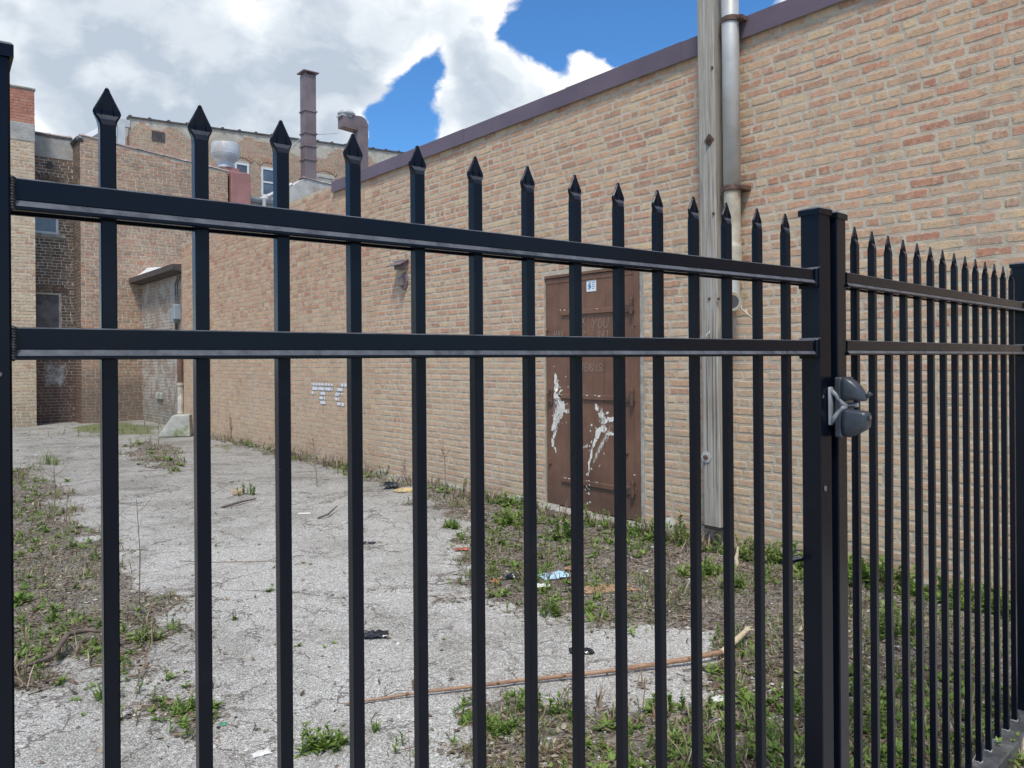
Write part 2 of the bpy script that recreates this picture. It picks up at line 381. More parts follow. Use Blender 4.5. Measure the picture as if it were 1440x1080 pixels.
def bark():
    m_, n = mat('peeled_brown_branch'); p = obc(n)
    g = n.noise(n.vm('MULTIPLY', p, (2, 30, 30)), 3, 6, .6)
    c = n.ramp(g, [(.3, (.17, .09, .055)), (.5, (.31, .18, .11)), (.7, (.40, .26, .17))])
    finish(n, c, .6, g, .3, .004); return m_
M_branch = bark()
M_branch2 = simple('broken_pale_wood', (.50, .42, .28), .8, .25, 60)
M_twig = simple('grey_twig', (.13, .10, .08), .85, .35, 14, obj=False)
M_stalk = simple('dry_stalk', (.26, .20, .145), .85, .35, 14, obj=False)
M_bag = simple('black_plastic_bag', (.012, .013, .018), .28, .3, 14, spec=.6)
M_card = simple('wet_cardboard', (.30, .19, .11), .9, .35, 12, bscale=40, bstr=.6)
M_blue = simple('pale_blue_wrapper', (.38, .55, .66), .6, .25, 14)
M_paper = simple('white_litter', (.66, .65, .61), .7, .15, 20)
M_red = simple('red_scrap', (.36, .10, .07), .7, .3, 20)
M_green = simple('green_wrapper', (.03, .28, .16), .5, .2, 20)
M_orange = simple('orange_scrap', (.6, .17, .06), .6, .2, 20)
def leafy(name, cols, rough=.6, trans=.25):
    m_, n = mat(name)
    at = n.new('ShaderNodeAttribute', None, attribute_name='rnd').outputs['Fac']
    c = n.ramp(at, [(i / (len(cols) - 1), c_) for i, c_ in enumerate(cols)])
    c = n.mix(n.mr(n.noise(pos(n), 40, 3), .3, .7, 0, .35), c, n.mix(1.0, c, (.6, .62, .55), 'MULTIPLY'))
    finish(n, c, rough, trans=trans, spec=.35); return m_
M_leaf = leafy('weed_leaf', [(.07, .12, .022), (.12, .20, .035), (.18, .27, .05), (.23, .33, .08), (.30, .33, .13)])
M_grass = leafy('grass_blade', [(.07, .115, .025), (.12, .18, .04), (.17, .23, .065), (.25, .27, .11), (.38, .33, .2)])
M_dead = leafy('dead_leaf', [(.07, .045, .03), (.13, .085, .055), (.20, .14, .095), (.30, .23, .16), (.46, .39, .30)], .85, .1)
M_stone = leafy('loose_stone', [(.12, .115, .105), (.26, .25, .235), (.38, .37, .35), (.50, .49, .46), (.62, .61, .58)], .9, 0)

# ------------------------------------------------------------------ ground
def vnoise(x, y, sc, seed=0):
    x = x * sc + seed * 17.13; y = y * sc - seed * 9.71
    xi = np.floor(x).astype(np.int64); yi = np.floor(y).astype(np.int64); fx = x - xi; fy = y - yi
    fx = fx * fx * (3 - 2 * fx); fy = fy * fy * (3 - 2 * fy)
    def h(a, b):
        n_ = (a * 374761393 + b * 668265263 + seed * 1274126177) & 0xffffffff
        n_ = ((n_ ^ (n_ >> 13)) * 1274126177) & 0xffffffff
        return ((n_ ^ (n_ >> 16)) & 0xffff) / 65535.0
    return (h(xi, yi) * (1 - fx) + h(xi + 1, yi) * fx) * (1 - fy) + (h(xi, yi + 1) * (1 - fx) + h(xi + 1, yi + 1) * fx) * fy
def fbm(x, y, sc, oct_=4, seed=0):
    t = 0; a = 1; tot = 0
    for i in range(oct_): t = t + a * vnoise(x, y, sc * 2 ** i, seed + i * 3); tot += a; a *= .55
    return t / tot
def gpoly(pts): return [tuple(gp(*p).xy) for p in pts]
def sdpoly(X, Y, poly):
    """signed distance, positive inside"""
    d = np.full(X.shape, 1e9); ins = np.zeros(X.shape, bool); n = len(poly)
    for i in range(n):
        ax, ay = poly[i]; bx, by = poly[(i + 1) % n]
        ex, ey = bx - ax, by - ay; t = np.clip(((X - ax) * ex + (Y - ay) * ey) / (ex * ex + ey * ey + 1e-12), 0, 1)
        d = np.minimum(d, np.hypot(X - ax - t * ex, Y - ay - t * ey))
        c = ((ay > Y) != (by > Y)) & (X < (bx - ax) * (Y - ay) / (by - ay + 1e-12) + ax); ins ^= c
    return np.where(ins, d, -d)
SOIL = [
 gpoly([(18, 660), (60, 650), (105, 700), (140, 760), (205, 800), (240, 850), (268, 905), (235, 950), (200, 965), (150, 930), (100, 930), (60, 965), (10, 990), (-120, 1010), (-300, 1000), (-300, 700)]),
 gpoly([(178, 1015), (235, 985), (300, 990), (330, 1030), (300, 1050), (215, 1060)]),
 gpoly([(560, 668), (575, 690), (585, 725), (640, 748), (662, 775), (618, 815), (640, 850), (720, 862), (800, 880), (870, 900), (935, 905), (985, 935), (985, 958), (900, 972), (800, 985), (700, 985), (640, 1010), (600, 1050), (580, 1120), (560, 1400), (1700, 1400), (1900, 1000), (1500, 800), (1100, 770), (900, 725), (700, 690)]),
 gpoly([(165, 625), (205, 622), (262, 632), (272, 655), (240, 668), (180, 650)]),
 gpoly([(240, 612), (300, 618), (400, 650), (560, 688), (640, 700), (560, 670), (400, 630), (300, 606)]),
]
MOSS = [gpoly([(90, 602), (150, 592), (235, 600), (225, 612), (160, 612), (100, 608)]), gpoly([(300, 628), (330, 626), (335, 634), (305, 637)])]
def soil_mask(X, Y):
    s_ = np.full(X.shape, -9.)
    for p in SOIL: s_ = np.maximum(s_, sdpoly(X, Y, p))
    wob = (fbm(X, Y, 3.2, 5, 5) - .5) * .85
    s_ = np.clip(s_, -.8, .45)
    return np.clip((s_ + wob + .02) / .22, 0, 1)
def height(X, Y):
    m_ = soil_mask(X, Y)
    return (fbm(X, Y, .35, 3, 1) - .5) * .05 + (fbm(X, Y, 2.5, 3, 2) - .5) * .012 + m_ * (.006 + (fbm(X, Y, 6, 4, 3) - .35) * .05)
def axis(a0, a1, step, far):
    mid = list(np.arange(a0, a1, step)); lo = []; hi = []; s_ = step; v = a0
    while v > -far: s_ *= 1.35; v -= s_; lo.append(v)
    s_ = step; v = mid[-1]
    while v < far: s_ *= 1.35; v += s_; hi.append(v)
    return np.array(lo[::-1] + mid + hi)
gx = axis(-9.5, 5.2, .05, 900); gy = axis(.4, 19.5, .05, 900)
X, Y = np.meshgrid(gx, gy)
near = (X > -12) & (X < 8) & (Y > -2) & (Y < 22)
SM = np.where(near, soil_mask(X, Y), 0.); Z = np.where(near, height(X, Y), 0.)
MO = np.zeros(X.shape)
for p in MOSS: MO = np.maximum(MO, np.clip(sdpoly(X, Y, p) / .5 + fbm(X, Y, 2., 4, 8) - .3, 0, 1))
me = bpy.data.meshes.new('ground'); nx, ny = len(gx), len(gy)
me.vertices.add(nx * ny); me.vertices.foreach_set('co', np.stack([X, Y, Z], -1).astype(np.float32).ravel())
ii, jj = np.meshgrid(np.arange(nx - 1), np.arange(ny - 1)); a_ = (jj * nx + ii).ravel()
q = np.stack([a_, a_ + 1, a_ + 1 + nx, a_ + nx], -1).astype(np.int32)
me.loops.add(q.size); me.loops.foreach_set('vertex_index', q.ravel()); me.polygons.add(len(q))
me.polygons.foreach_set('loop_start', np.arange(0, q.size, 4, dtype=np.int32)); me.polygons.foreach_set('loop_total', np.full(len(q), 4, dtype=np.int32))
me.polygons.foreach_set('use_smooth', np.ones(len(q), bool))
at = me.attributes.new('soil', 'FLOAT', 'POINT'); at.data.foreach_set('value', SM.astype(np.float32).ravel())
at = me.attributes.new('moss', 'FLOAT', 'POINT'); at.data.foreach_set('value', MO.astype(np.float32).ravel())
me.update(); me.validate()
def ground_mat():
    m_, n = mat('worn_asphalt_and_soil'); p = pos(n)
    soil = n.new('ShaderNodeAttribute', None, attribute_name='soil').outputs['Fac']; moss = n.new('ShaderNodeAttribute', None, attribute_name='moss').outputs['Fac']
    # exposed limestone chips in grey tar
    wp = n.vm('ADD', p, n.vm('SCALE', n.noise(p, 30, 2, col=True), scale=.02))
    chip = n.voro(wp, 190, out='Color'); chipd = n.voro(wp, 190)
    cv = n.new('ShaderNodeSeparateColor', {0: chip}).outputs[0]
    chip2 = n.voro(wp, 38, out='Color'); cv2 = n.new('ShaderNodeSeparateColor', {0: chip2}).outputs[0]; chd2 = n.voro(wp, 38)
    c = n.ramp(cv, [(.04, (.22, .21, .19)), (.22, (.43, .415, .38)), (.55, (.58, .56, .52)), (.9, (.75, .73, .68))])
    c = n.mix(n.mr(chipd, .42, .75, 0, .8), c, (.20, .195, .18))
    big = n.m('MULTIPLY', n.mr(cv2, .7, .8), n.mr(chd2, .38, .3))
    c = n.mix(n.m('MULTIPLY', big, .7), c, (.70, .69, .66))
    spk = n.mr(n.noise(p, 75, 5, .85), .53, .60)
    c = n.mix(n.m('MULTIPLY', spk, .62), c, (.14, .135, .12))
    c = n.mix(n.mr(n.noise(p, 6, 6, .7), .52, .7, 0, .35), c, (.27, .25, .21))
    blot = n.noise(p, .9, 6, .65)
    c = n.mix(n.mr(blot, .44, .66, 0, .7), c, n.mix(1.0, c, (.60, .59, .56), 'MULTIPLY'))
    c = n.mix(n.mr(n.noise(p, 2.7, 7, .75), .55, .68, 0, .45), c, n.mix(1.0, c, (.55, .52, .46), 'MULTIPLY'))
    # the far end is darker and damp
    sepp = n.new('ShaderNodeSeparateXYZ', {0: p})
    damp = n.m('MULTIPLY', n.mr(n.m('ADD', sepp.outputs[1], n.m('MULTIPLY', n.noise(p, .5, 4), 5)), 8.5, 13), .42)
    c = n.mix(damp, c, n.mix(1.0, c, (.45, .44, .41), 'MULTIPLY'))
    st = n.noise(n.vm('MULTIPLY', p, (.35, 1.4, 1)), 2.2, 7, .7)
    c = n.mix(n.m('MULTIPLY', n.mr(st, .52, .66, 0, .6), n.mr(sepp.outputs[1], 6, 12)), c, (.13, .12, .105))
    # cracks
    cw = n.vm('ADD', p, n.vm('SCALE', n.vm('SUBTRACT', n.noise(p, 2.3, 5, .7, col=True), (.5, .5, .5)), scale=.55))
    ce = n.new('ShaderNodeTexVoronoi', {'Vector': cw, 'Scale': .75}, feature='DISTANCE_TO_EDGE').outputs[0]
    ce2 = n.new('ShaderNodeTexVoronoi', {'Vector': cw, 'Scale': 2.6}, feature='DISTANCE_TO_EDGE').outputs[0]
    k1 = n.m('MULTIPLY', n.mr(ce, .003, .010, 1, 0), n.mr(n.noise(p, 1.3, 3), .40, .6, .25, .9)); k2 = n.m('MULTIPLY', n.mr(ce2, .004, .02, 1, 0), n.mr(n.noise(p, .8, 3), .40, .56))
    ce3 = n.new('ShaderNodeTexVoronoi', {'Vector': cw, 'Scale': 7.5}, feature='DISTANCE_TO_EDGE').outputs[0]
    k3 = n.m('MULTIPLY', n.mr(ce3, .006, .035, 1, 0), n.mr(n.noise(p, 1.9, 3), .48, .62, 0, .6))
    k = n.m('MAXIMUM', n.m('MAXIMUM', k1, n.m('MULTIPLY', k2, .9)), k3)
    c = n.mix(n.m('MULTIPLY', k, .8), c, (.09, .062, .05))
    # soil
    sn = n.noise(p, 14, 8, .75)
    sc = n.ramp(sn, [(.25, (.035, .028, .022)), (.42, (.085, .069, .053)), (.57, (.17, .145, .115)), (.74, (.38, .345, .29))])
    sc = n.mix(n.mr(n.noise(p, 90, 4, .75), .53, .62, 0, .8), sc, (.50, .475, .43))
    sf = n.mr(n.m('ADD', soil, n.m('MULTIPLY', n.m('SUBTRACT', n.noise(p, 14, 7, .78), .5), 2.0)), .42, .72)
    c = n.mix(sf, c, sc)
    mf = n.mr(n.m('ADD', moss, n.m('MULTIPLY', n.m('SUBTRACT', n.noise(p, 6, 6, .75), .5), 1.0)), .35, .65, 0, .8)
    c = n.mix(mf, c, (.12, .14, .045))
    h = n.m('ADD', n.m('MULTIPLY', n.noise(p, 22, 8, .75), 1.2), n.m('SUBTRACT', n.m('MULTIPLY', chipd, -.35), n.m('MULTIPLY', k, 1.0)))
    finish(n, c, .92, h, .7, .012, spec=.25); return m_
me.materials.append(ground_mat())
gnd = bpy.data.objects.new('ground', me); COL.objects.link(gnd); gnd['kind'] = 'structure'
def gh(x, y): return float(height(np.array([x]), np.array([y]))[0])
def gpt(px, py):
    p = gp(px, py); return Vector((p.x, p.y, gh(p.x, p.y)))

# ------------------------------------------------------------------ fence geometry
def sq(hw, hd, r):
    return [(-hw + r, -hd), (hw - r, -hd), (hw, -hd + r), (hw, hd - r), (hw - r, hd), (-hw + r, hd), (-hw, hd - r), (-hw, -hd + r)]
def picket_mesh(zb, tip=1.843, w=.018, bow=0.):
    mb = MB(); h = w / 2; z0 = tip - .053
    secs = [(zb, h, h, .0014), (.5, h, h, .0014), (.8, h, h, .0014), (1.1, h, h, .0014), (1.4, h, h, .0014), (z0, h, h, .0014), (z0 + .005, h * 1.04, h * .98, .002), (z0 + .012, h * 1.3, h * .72, .003), (z0 + .018, h * 1.66, h * .42, .002),
            (z0 + .0215, h * 1.78, h * .34, .002), (z0 + .025, h * 1.68, h * .3, .002), (z0 + .037, h * 1.0, h * .28, .002), (z0 + .048, h * .4, h * .26, .0012), (z0 + .0515, h * .24, h * .22, .0006), (tip, h * .1, h * .1, .0003)]
    vs = []; fs = []
    for z, a, b, r in secs:
        o = bow * math.exp(-((z - .85) / .3) ** 2)
        vs += [(x + o, y, z) for x, y in sq(a, b, min(r, a * .6, b * .6))]
    n = 8
    for i in range(len(secs) - 1):
        for k in range(n): fs.append((i * n + k, i * n + (k + 1) % n, (i + 1) * n + (k + 1) % n, (i + 1) * n + k))
    fs += [tuple(range(n))[::-1], tuple((len(secs) - 1) * n + k for k in range(n))]
    mb.add(vs, fs)
    # the two creases pressed into the spear
    for sx in (-1, 1):
        for sy in (-1, 1):
            mb.add([(sx * h * .72, sy * h * .34, z0 + .016), (sx * h * .86, sy * h * .38, z0 + .018), (sx * h * .66, sy * h * .285, z0 + .036), (sx * h * .60, sy * h * .285, z0 + .034), (sx * h * .78, sy * h * .62, z0 + .019)],
                   [(0, 1, 4), (1, 2, 4), (2, 3, 4), (3, 0, 4)])
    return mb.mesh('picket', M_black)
def rail_mb(x0, x1, z, d=.019, h=.038):
    p = [(-d + .0015, z + h), (-d, z + h - .0015), (-d, z + .0130), (-d + .0010, z + .0122), (-d - .0035, z + .0055), (-d - .0040, z + .0048), (-d - .0040, z + .0015), (-d - .0015, z), (-d + .004, z), (-d + .004, z + .004),
         (d - .004, z + .004), (d - .004, z), (d + .0015, z), (d + .003, z + .0015), (d + .003, z + .0055), (d - .0015, z + .0105), (d, z + .0115), (d, z + h - .0015), (d - .0015, z + h)]
    return MB().extx(p, x0, x1)
def post_mb(x, w, z0, z1, y=0.):
    mb = MB(); mb.box(x - w / 2, x + w / 2, y - w / 2, y + w / 2, z0, z1, bev=.0025); return mb
def cap_mb(x, w, z, y=0.):
    mb = MB(); o = w / 2 + .0035
    a = [(x + sx * o, y + sy * o) for sx, sy in ((-1, -1), (1, -1), (1, 1), (-1, 1))]
    b = [(x + sx * (o - .0025), y + sy * (o - .0025)) for sx, sy in ((-1, -1), (1, -1), (1, 1), (-1, 1))]
    vs = [(p, q_, z - .013) for p, q_ in a] + [(p, q_, z + .001) for p, q_ in a] + [(p, q_, z + .004) for p, q_ in b] + [(x, y, z + .012)]
    fs = [(3, 2, 1, 0)] + [(i, (i + 1) % 4, (i + 1) % 4 + 4, i + 4) for i in range(4)] + [(i + 4, (i + 1) % 4 + 4, (i + 1) % 4 + 8, i + 8) for i in range(4)] + [(i + 8, (i + 1) % 4 + 8, 12) for i in range(4)]
    return mb.add(vs, fs)
def bracket_mb(x, z, side, h=.038, d=.019):
    """small cast socket that holds a rail end against a post; side = +1 when the post is on the +x side"""
    mb = MB(); x0, x1 = sorted((x, x - side * .012))
    mb.box(x0, x1, -d - .0065, d + .0065, z - .004, z + h + .004, bev=.003)
    x2, x3 = sorted((x - side * .004, x)); mb.box(x2, x3, -d - .010, d + .010, z - .007, z + h + .006, bev=.002)
    return mb
def weld_mb(x, z, side, h=.038, d=.019):
    mb = MB()
    for k in range(12):
        zz = z + (k + .5) * h / 12
        mb.tube([(x + side * random.uniform(.0, .002), -d - .001 + random.uniform(-.001, .001), zz - .0022), (x + side * .002, -d - .003, zz), (x + side * random.uniform(0, .002), -d, zz + .0022)], [.0016, .0036, .0016], 6)
    mb.smooth = True; return mb

# main gate leaf
GS = .111; pg = pdir(153.2, 540) * .958 + Vector((0, 0, EYE))
GA = math.atan2(1, 1.3333)
gate = thing('metal_gate', 'long black spear-topped gate leaf across the front of the lot, left of the latch', 'gate', (pg.x, pg.y, 0), GA)
pm = picket_mesh(.09)
for k in range(14): link('picket', pm, gate, (k * GS + (0, .0, -.0008, -.001, -.001, -.0008, 0, 0, .001, .001, .001, 0, 0, -.001)[k], 0, 0))
PL, PR, GW = -.927 * GS - .0254, 14.33 * GS - .0254 + .004, .0508
ZR = (1.6765, 1.504)
for z in ZR:
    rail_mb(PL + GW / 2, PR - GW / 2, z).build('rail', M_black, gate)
    bracket_mb(PR - GW / 2, z, 1).build('rail_bracket', M_black, gate)
    weld_mb(PL + GW / 2, z, 1).build('weld_bead', M_weld, gate)
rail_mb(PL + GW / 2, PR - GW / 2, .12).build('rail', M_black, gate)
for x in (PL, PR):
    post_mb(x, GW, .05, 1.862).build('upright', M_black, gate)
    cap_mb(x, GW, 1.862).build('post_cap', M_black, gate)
# drop bolt whose handle sticks out behind the leaf
mb = MB(); mb.tube([(PR + .01, .020, .998), (PR - .008, .034, .998), (PR - .03, .038, .998), (PR - .078, .042, .9975)], [.0065, .0065, .0065, .0085], 10); mb.smooth = True
mb.build('drop_bolt', M_black, gate)
mb = MB(); mb.tube([(PR - .02, .03, 1.02), (PR - .045, .036, 1.024), (PR - .062, .04, 1.018), (PR - .05, .04, 1.008), (PR - .03, .03, 1.012)], .0022, 6); mb.build('wire_loop', M_black, gate)
# the paint chips and scuffs on the near post and right post
mb = MB()
for (x, z, r) in ((PL + .012, 1.487, .004), (PR - .013, 1.405, .006), (PR - .008, 1.18, .008)):
    n_ = 9; ph = [random.uniform(.5, 1.1) for _ in range(n_)]
    mb.add([(x + r * ph[i] * math.cos(i * 2 * math.pi / n_), -GW / 2 - .0012, z + r * ph[i] * math.sin(i * 2 * math.pi / n_)) for i in range(n_)], [tuple(range(n_))])
mb.build('paint_scuff', M_scuff, gate)

# fixed panel beyond the latch
FS = .111; pf = pdir(1203.2, 540) * 2.007 + Vector((0, 0, EYE)); FA = math.atan2(1, 1.065)
fence = thing('metal_fence', 'black spear-topped fence panel seen steeply at the right edge, beyond the latch', 'fence', (pf.x, pf.y, 0), FA)
fm = picket_mesh(.082, 1.842); fmb = picket_mesh(.082, 1.842, bow=-.012)
for k in range(14): link('picket', fmb if k == 2 else fm, fence, (k * FS, 0, 0))
QL, QR, QW, QY = -.116, 14.15 * FS + .02, .0508, .009
for z in (1.676, 1.505):
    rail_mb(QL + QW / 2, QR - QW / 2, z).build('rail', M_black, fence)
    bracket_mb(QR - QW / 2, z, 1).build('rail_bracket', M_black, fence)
M_base = simple('dusty_black_base_rail', (.06, .063, .068), .5, .5, 10, var2=(.22, .22, .21), bscale=60, bstr=.4)
mb = MB(); mb.box(QL - .02, QR + .05, -.055, .035, -.02, .08, bev=.004); mb.build('base_rail', M_base, fence)
mb = MB()
for k in range(14):
    for sx, sy in ((-1, 0), (1, 0), (0, -1), (0, 1)):
        c = (k * FS + sx * .0095, sy * .0095)
        mb.tube([(c[0] - sy * .009, c[1] - sx * .009, .0805), (c[0], c[1], .083), (c[0] + sy * .009, c[1] + sx * .009, .0805)], .0022, 5)
mb.build('weld_bead', simple('pale_weld', (.30, .30, .29), .6, .3, 60), fence)
for x, z1 in ((QL, 1.857), (QR, 1.868)):
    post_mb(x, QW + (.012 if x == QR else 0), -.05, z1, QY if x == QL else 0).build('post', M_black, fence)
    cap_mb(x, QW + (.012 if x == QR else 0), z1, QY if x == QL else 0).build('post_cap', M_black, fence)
# latch: keeper body on the fixed post, fork on the gate upright
def hullpart(name, secs, m_, parent, smooth=True):
    """secs : list of (x, ycentre, zcentre, half y, half z) lofted along x with 12-gon superellipse sections"""
    mb = MB(); n = 14; vs = []; fs = []
    for x, yc, zc, hy, hz in secs:
        for k in range(n):
            a = 2 * math.pi * k / n; c, s_ = math.cos(a), math.sin(a)
            vs.append((x, yc + hy * abs(c) ** .55 * (1 if c > 0 else -1), zc + hz * abs(s_) ** .55 * (1 if s_ > 0 else -1)))
    for i in range(len(secs) - 1):
        for k in range(n): fs.append((i * n + k, i * n + (k + 1) % n, (i + 1) * n + (k + 1) % n, (i + 1) * n + k))
    fs += [tuple(range(n))[::-1], tuple((len(secs) - 1) * n + k for k in range(n))]
    mb.add(vs, fs); return mb.build(name, m_, parent, smooth)
LZ = 1.5 - (568 - 502) / 1080 * 2.0
# body local frame: x along the fence, origin at the latch post
yb = -.056
lat = MB(); lat.box(QL - .052, QL + .022, -QW / 2 - .010, -QW / 2 + QY - .0005, LZ - .074, LZ + .074, bev=.004); lat = lat.build('gate_latch', M_latch, fence)
def lobe(name, secs, parent):
    # lofted away from the post: (y, x centre, z centre, half x, half z)
    mb = MB(); n = 16; vs = []; fs = []
    for y, xc, zc, hx_, hz_ in secs:
        for k in range(n):
            a = 2 * math.pi * k / n; c, s_ = math.cos(a), math.sin(a)
            vs.append((QL - .022 + xc + hx_ * abs(c) ** .5 * (1 if c > 0 else -1), y, LZ + zc + hz_ * abs(s_) ** .6 * (1 if s_ > 0 else -1)))
    for i in range(len(secs) - 1):
        for k in range(n): fs.append((i * n + k, i * n + (k + 1) % n, (i + 1) * n + (k + 1) % n, (i + 1) * n + k))
    fs += [tuple(range(n))[::-1], tuple((len(secs) - 1) * n + k for k in range(n))]
    o = mb.add(vs, fs).build(name, M_latch, parent); o.data.polygons.foreach_set('use_smooth', [len(p.vertices) == 4 for p in o.data.polygons]); return o
lobe('latch_nose', [(-.034, -.010, .044, .020, .030), (-.046, -.010, .046, .020, .028), (-.060, -.009, .041, .019, .024), (-.074, -.008, .033, .016, .017), (-.084, -.007, .026, .010, .009), (-.087, -.007, .024, .006, .005)], lat)
lobe('latch_body', [(-.034, -.010, -.038, .020, .034), (-.048, -.010, -.038, .021, .035), (-.066, -.009, -.035, .021, .030), (-.082, -.008, -.031, .020, .024), (-.090, -.008, -.030, .018, .020), (-.0925, -.008, -.030, .013, .015)], lat)
mb = MB(); mb.tube([(QL - .029, -.083, LZ + .025), (QL - .028, -.091, LZ + .031), (QL - .027, -.095, LZ + .037)], [.005, .0045, .0075], 10); mb.smooth = True; mb.build('latch_knob', M_latch, lat)
mb = MB(); mb.tube([(QL - .030, -.091, LZ - .022), (QL - .030, -.0955, LZ - .022)], .0085, 14); mb.build('key_lock', M_latch, lat)
mb = MB(); mb.tube([(QL - .030, -.092, LZ - .022), (QL - .030, -.0965, LZ - .022)], .0035, 10); mb.build('key_plug', M_steel, lat)
mb = MB()
for z in (LZ + .062, LZ - .064): mb.tube([(QL + .016, -QW / 2 - .009, z), (QL + .016, -QW / 2 - .0125, z)], .0045, 10)
mb.build('screw', M_steel, lat)
# fork on the gate
fk = MB(); yf = -GW / 2
fk.box(PR + .004, PR + .0245, yf - .007, yf - .0005, LZ - .044, LZ + .050, bev=.003)
fk.tube([(PR + .014, yf - .006, LZ + .040), (PR + .018, yf - .016, LZ + .030), (PR + .024, yf - .026, LZ + .012), (PR + .032, yf - .032, LZ + .004)], [.0062, .0056, .0062, .0085], 10)
fk.tube([(PR + .014, yf - .006, LZ - .036), (PR + .017, yf - .014, LZ - .022), (PR + .023, yf - .025, LZ - .004), (PR + .032, yf - .032, LZ + .004)], [.0062, .0056, .0062, .0085], 10)
fk = fk.build('latch_fork', M_latch2, gate); fk.data.polygons.foreach_set('use_smooth', [True] * len(fk.data.polygons))
mb = MB(); mb.tube([(PR + .028, yf - .029, LZ + .004), (PR + .060, yf - .048, LZ + .006)], .0056, 12); mb.build('striker_pin', M_steel, fk)

# ------------------------------------------------------------------ brickwork
def course_rects(x0, x1, z0, z1, course, bl, mor, openings=(), header_every=6, top=None, rng=random):
    out = []; r = 0; z = z0
    while z + course * .5 < (z1 if top is None else 99):
        if top is not None and z > max(top(x0), top(x1)): break
        hdr = (r % header_every == header_every - 2)
        L = bl if not hdr else bl * .5 - mor * .25
        x = x0 - (L * (.5 if r % 2 else 0)) - rng.uniform(0, .03)
        while x < x1:
            l = L * rng.uniform(.94, 1.05); a, b = x + mor / 2, x + l - mor / 2; x += l
            if not hdr and rng.random() < .035: # a bat
                x -= l * .5; b = a + l * .5 - mor
            a = max(a, x0 + .002); b = min(b, x1 - .002)
            if b - a < .03: continue
            zz = z + mor / 2; zt = z + course - mor / 2
            if top is not None and zt > top((a + b) / 2): continue
            segs = [(a, b)]
            for ox0, ox1, oz0, oz1 in openings:
                if zt > oz0 and zz < oz1:
                    ns = []
                    for s0, s1 in segs:
                        if s1 <= ox0 or s0 >= ox1: ns.append((s0, s1)); continue
                        if s0 < ox0 - .03: ns.append((s0, ox0 - .004))
                        if s1 > ox1 + .03: ns.append((ox1 + .004, s1))
                    segs = ns
            for s0, s1 in segs: out.append((s0, s1, zz, zt, r))
        z += course; r += 1
    return out
def brick_shape(l, h, proud, rough=.004, n=3, rng=random):
    """irregular rounded brick face with its edges; outline points around, centre of the front at y=-proud"""
    hl, hh = l / 2, h / 2; pts = []
    def j(s_=1.): return rng.uniform(-rough, rough) * s_
    c = min(.007, hl * .3); c2 = min(.006, hh * .3)
    nb = max(1, int(l / .06))
    for i in range(nb + 1):
        x = -hl + c + (2 * hl - 2 * c) * i / nb; pts.append((x + j(.5), -hh + j(.8)))
    pts.append((hl + j(.6), -hh + c2 + j(.3))); pts.append((hl + j(.6), hh - c2 + j(.3)))
    for i in range(nb + 1):
        x = hl - c - (2 * hl - 2 * c) * i / nb; pts.append((x + j(.5), hh + j(.8)))
    pts.append((-hl + j(.6), hh - c2 + j(.3))); pts.append((-hl + j(.6), -hh + c2 + j(.3)))
    m_ = len(pts); tx, tz = rng.uniform(-.012, .012), rng.uniform(-.02, .02)
    vs = [(x, .006, z) for x, z in pts] + [(x * (1 - .0015 / hl), -proud + .0022 + x * tx + z * tz, z * (1 - .0015 / hh)) for x, z in pts] + [(x * (1 - .0045 / hl), -proud + x * tx + z * tz, z * (1 - .0045 / hh)) for x, z in pts] + [(x * (1 - .014 / hl), -proud - .0003 + x * tx + z * tz, z * (1 - .014 / hh)) for x, z in pts]
    fs = [(i, (i + 1) % m_, m_ + (i + 1) % m_, m_ + i) for i in range(m_)] + [(m_ + i, m_ + (i + 1) % m_, 2 * m_ + (i + 1) % m_, 2 * m_ + i) for i in range(m_)] + [(2 * m_ + i, 2 * m_ + (i + 1) % m_, 3 * m_ + (i + 1) % m_, 3 * m_ + i) for i in range(m_)] + [tuple(range(3 * m_, 4 * m_))]
    return vs, fs
def simple_brick(l, h, proud, rng=random):
    hl, hh = l / 2, h / 2; j = lambda: rng.uniform(-.003, .003)
    c = .004
    o = [(-hl + c + j(), -hh + j()), (hl - c + j(), -hh + j()), (hl + j(), -hh + c), (hl + j(), hh - c), (hl - c + j(), hh + j()), (-hl + c + j(), hh + j()), (-hl + j(), hh - c), (-hl + j(), -hh + c)]
    vs = [(x, .006, z) for x, z in o] + [(x, -proud, z) for x, z in o]
    return vs, [(i, (i + 1) % 8, 8 + (i + 1) % 8, 8 + i) for i in range(8)] + [tuple(range(8, 16))]
def lay(mb, rects, fn=simple_brick, proud=(.004, .009), axis_x=True, fixed=0., flip=1):
    for (a, b, z0, z1, r) in rects:
        pr = random.uniform(*proud)
        vs, fs = fn(b - a, z1 - z0, pr)
        cx, cz = (a + b) / 2, (z0 + z1) / 2; rv = random.random()
        if axis_x: vv = [(x + cx, y + fixed, z + cz) for x, y, z in vs]
        else: vv = [(fixed + flip * y, cx + x, z + cz) for x, y, z in vs]       # return wall: runs along y
        mb.add(vv, fs, a=rv, e=([1.] * (len(vv) * 3 // 4) + [0.] * (len(vv) // 4)) if fn is brick_shape else None)
def soldier_arch(mb, x0, x1, z, rise, n, h=.11, y=0.):
    """rowlock arch of bricks on edge over an opening"""
    w_ = x1 - x0; R = (w_ * w_ / 4 + rise * rise) / (2 * rise); cx = (x0 + x1) / 2; cz = z + rise - R; half = math.asin(min(1, w_ / 2 / R))
    for i in range(n):
        a0 = -half + 2 * half * (i + .12) / n; a1 = -half + 2 * half * (i + .88) / n
        p = [(cx + r_ * math.sin(a), cz + r_ * math.cos(a)) for r_, a in ((R, a0), (R, a1), (R + h, a1), (R + h, a0))]
        mb.prism(p, y - .009, y + .01, a=random.random())

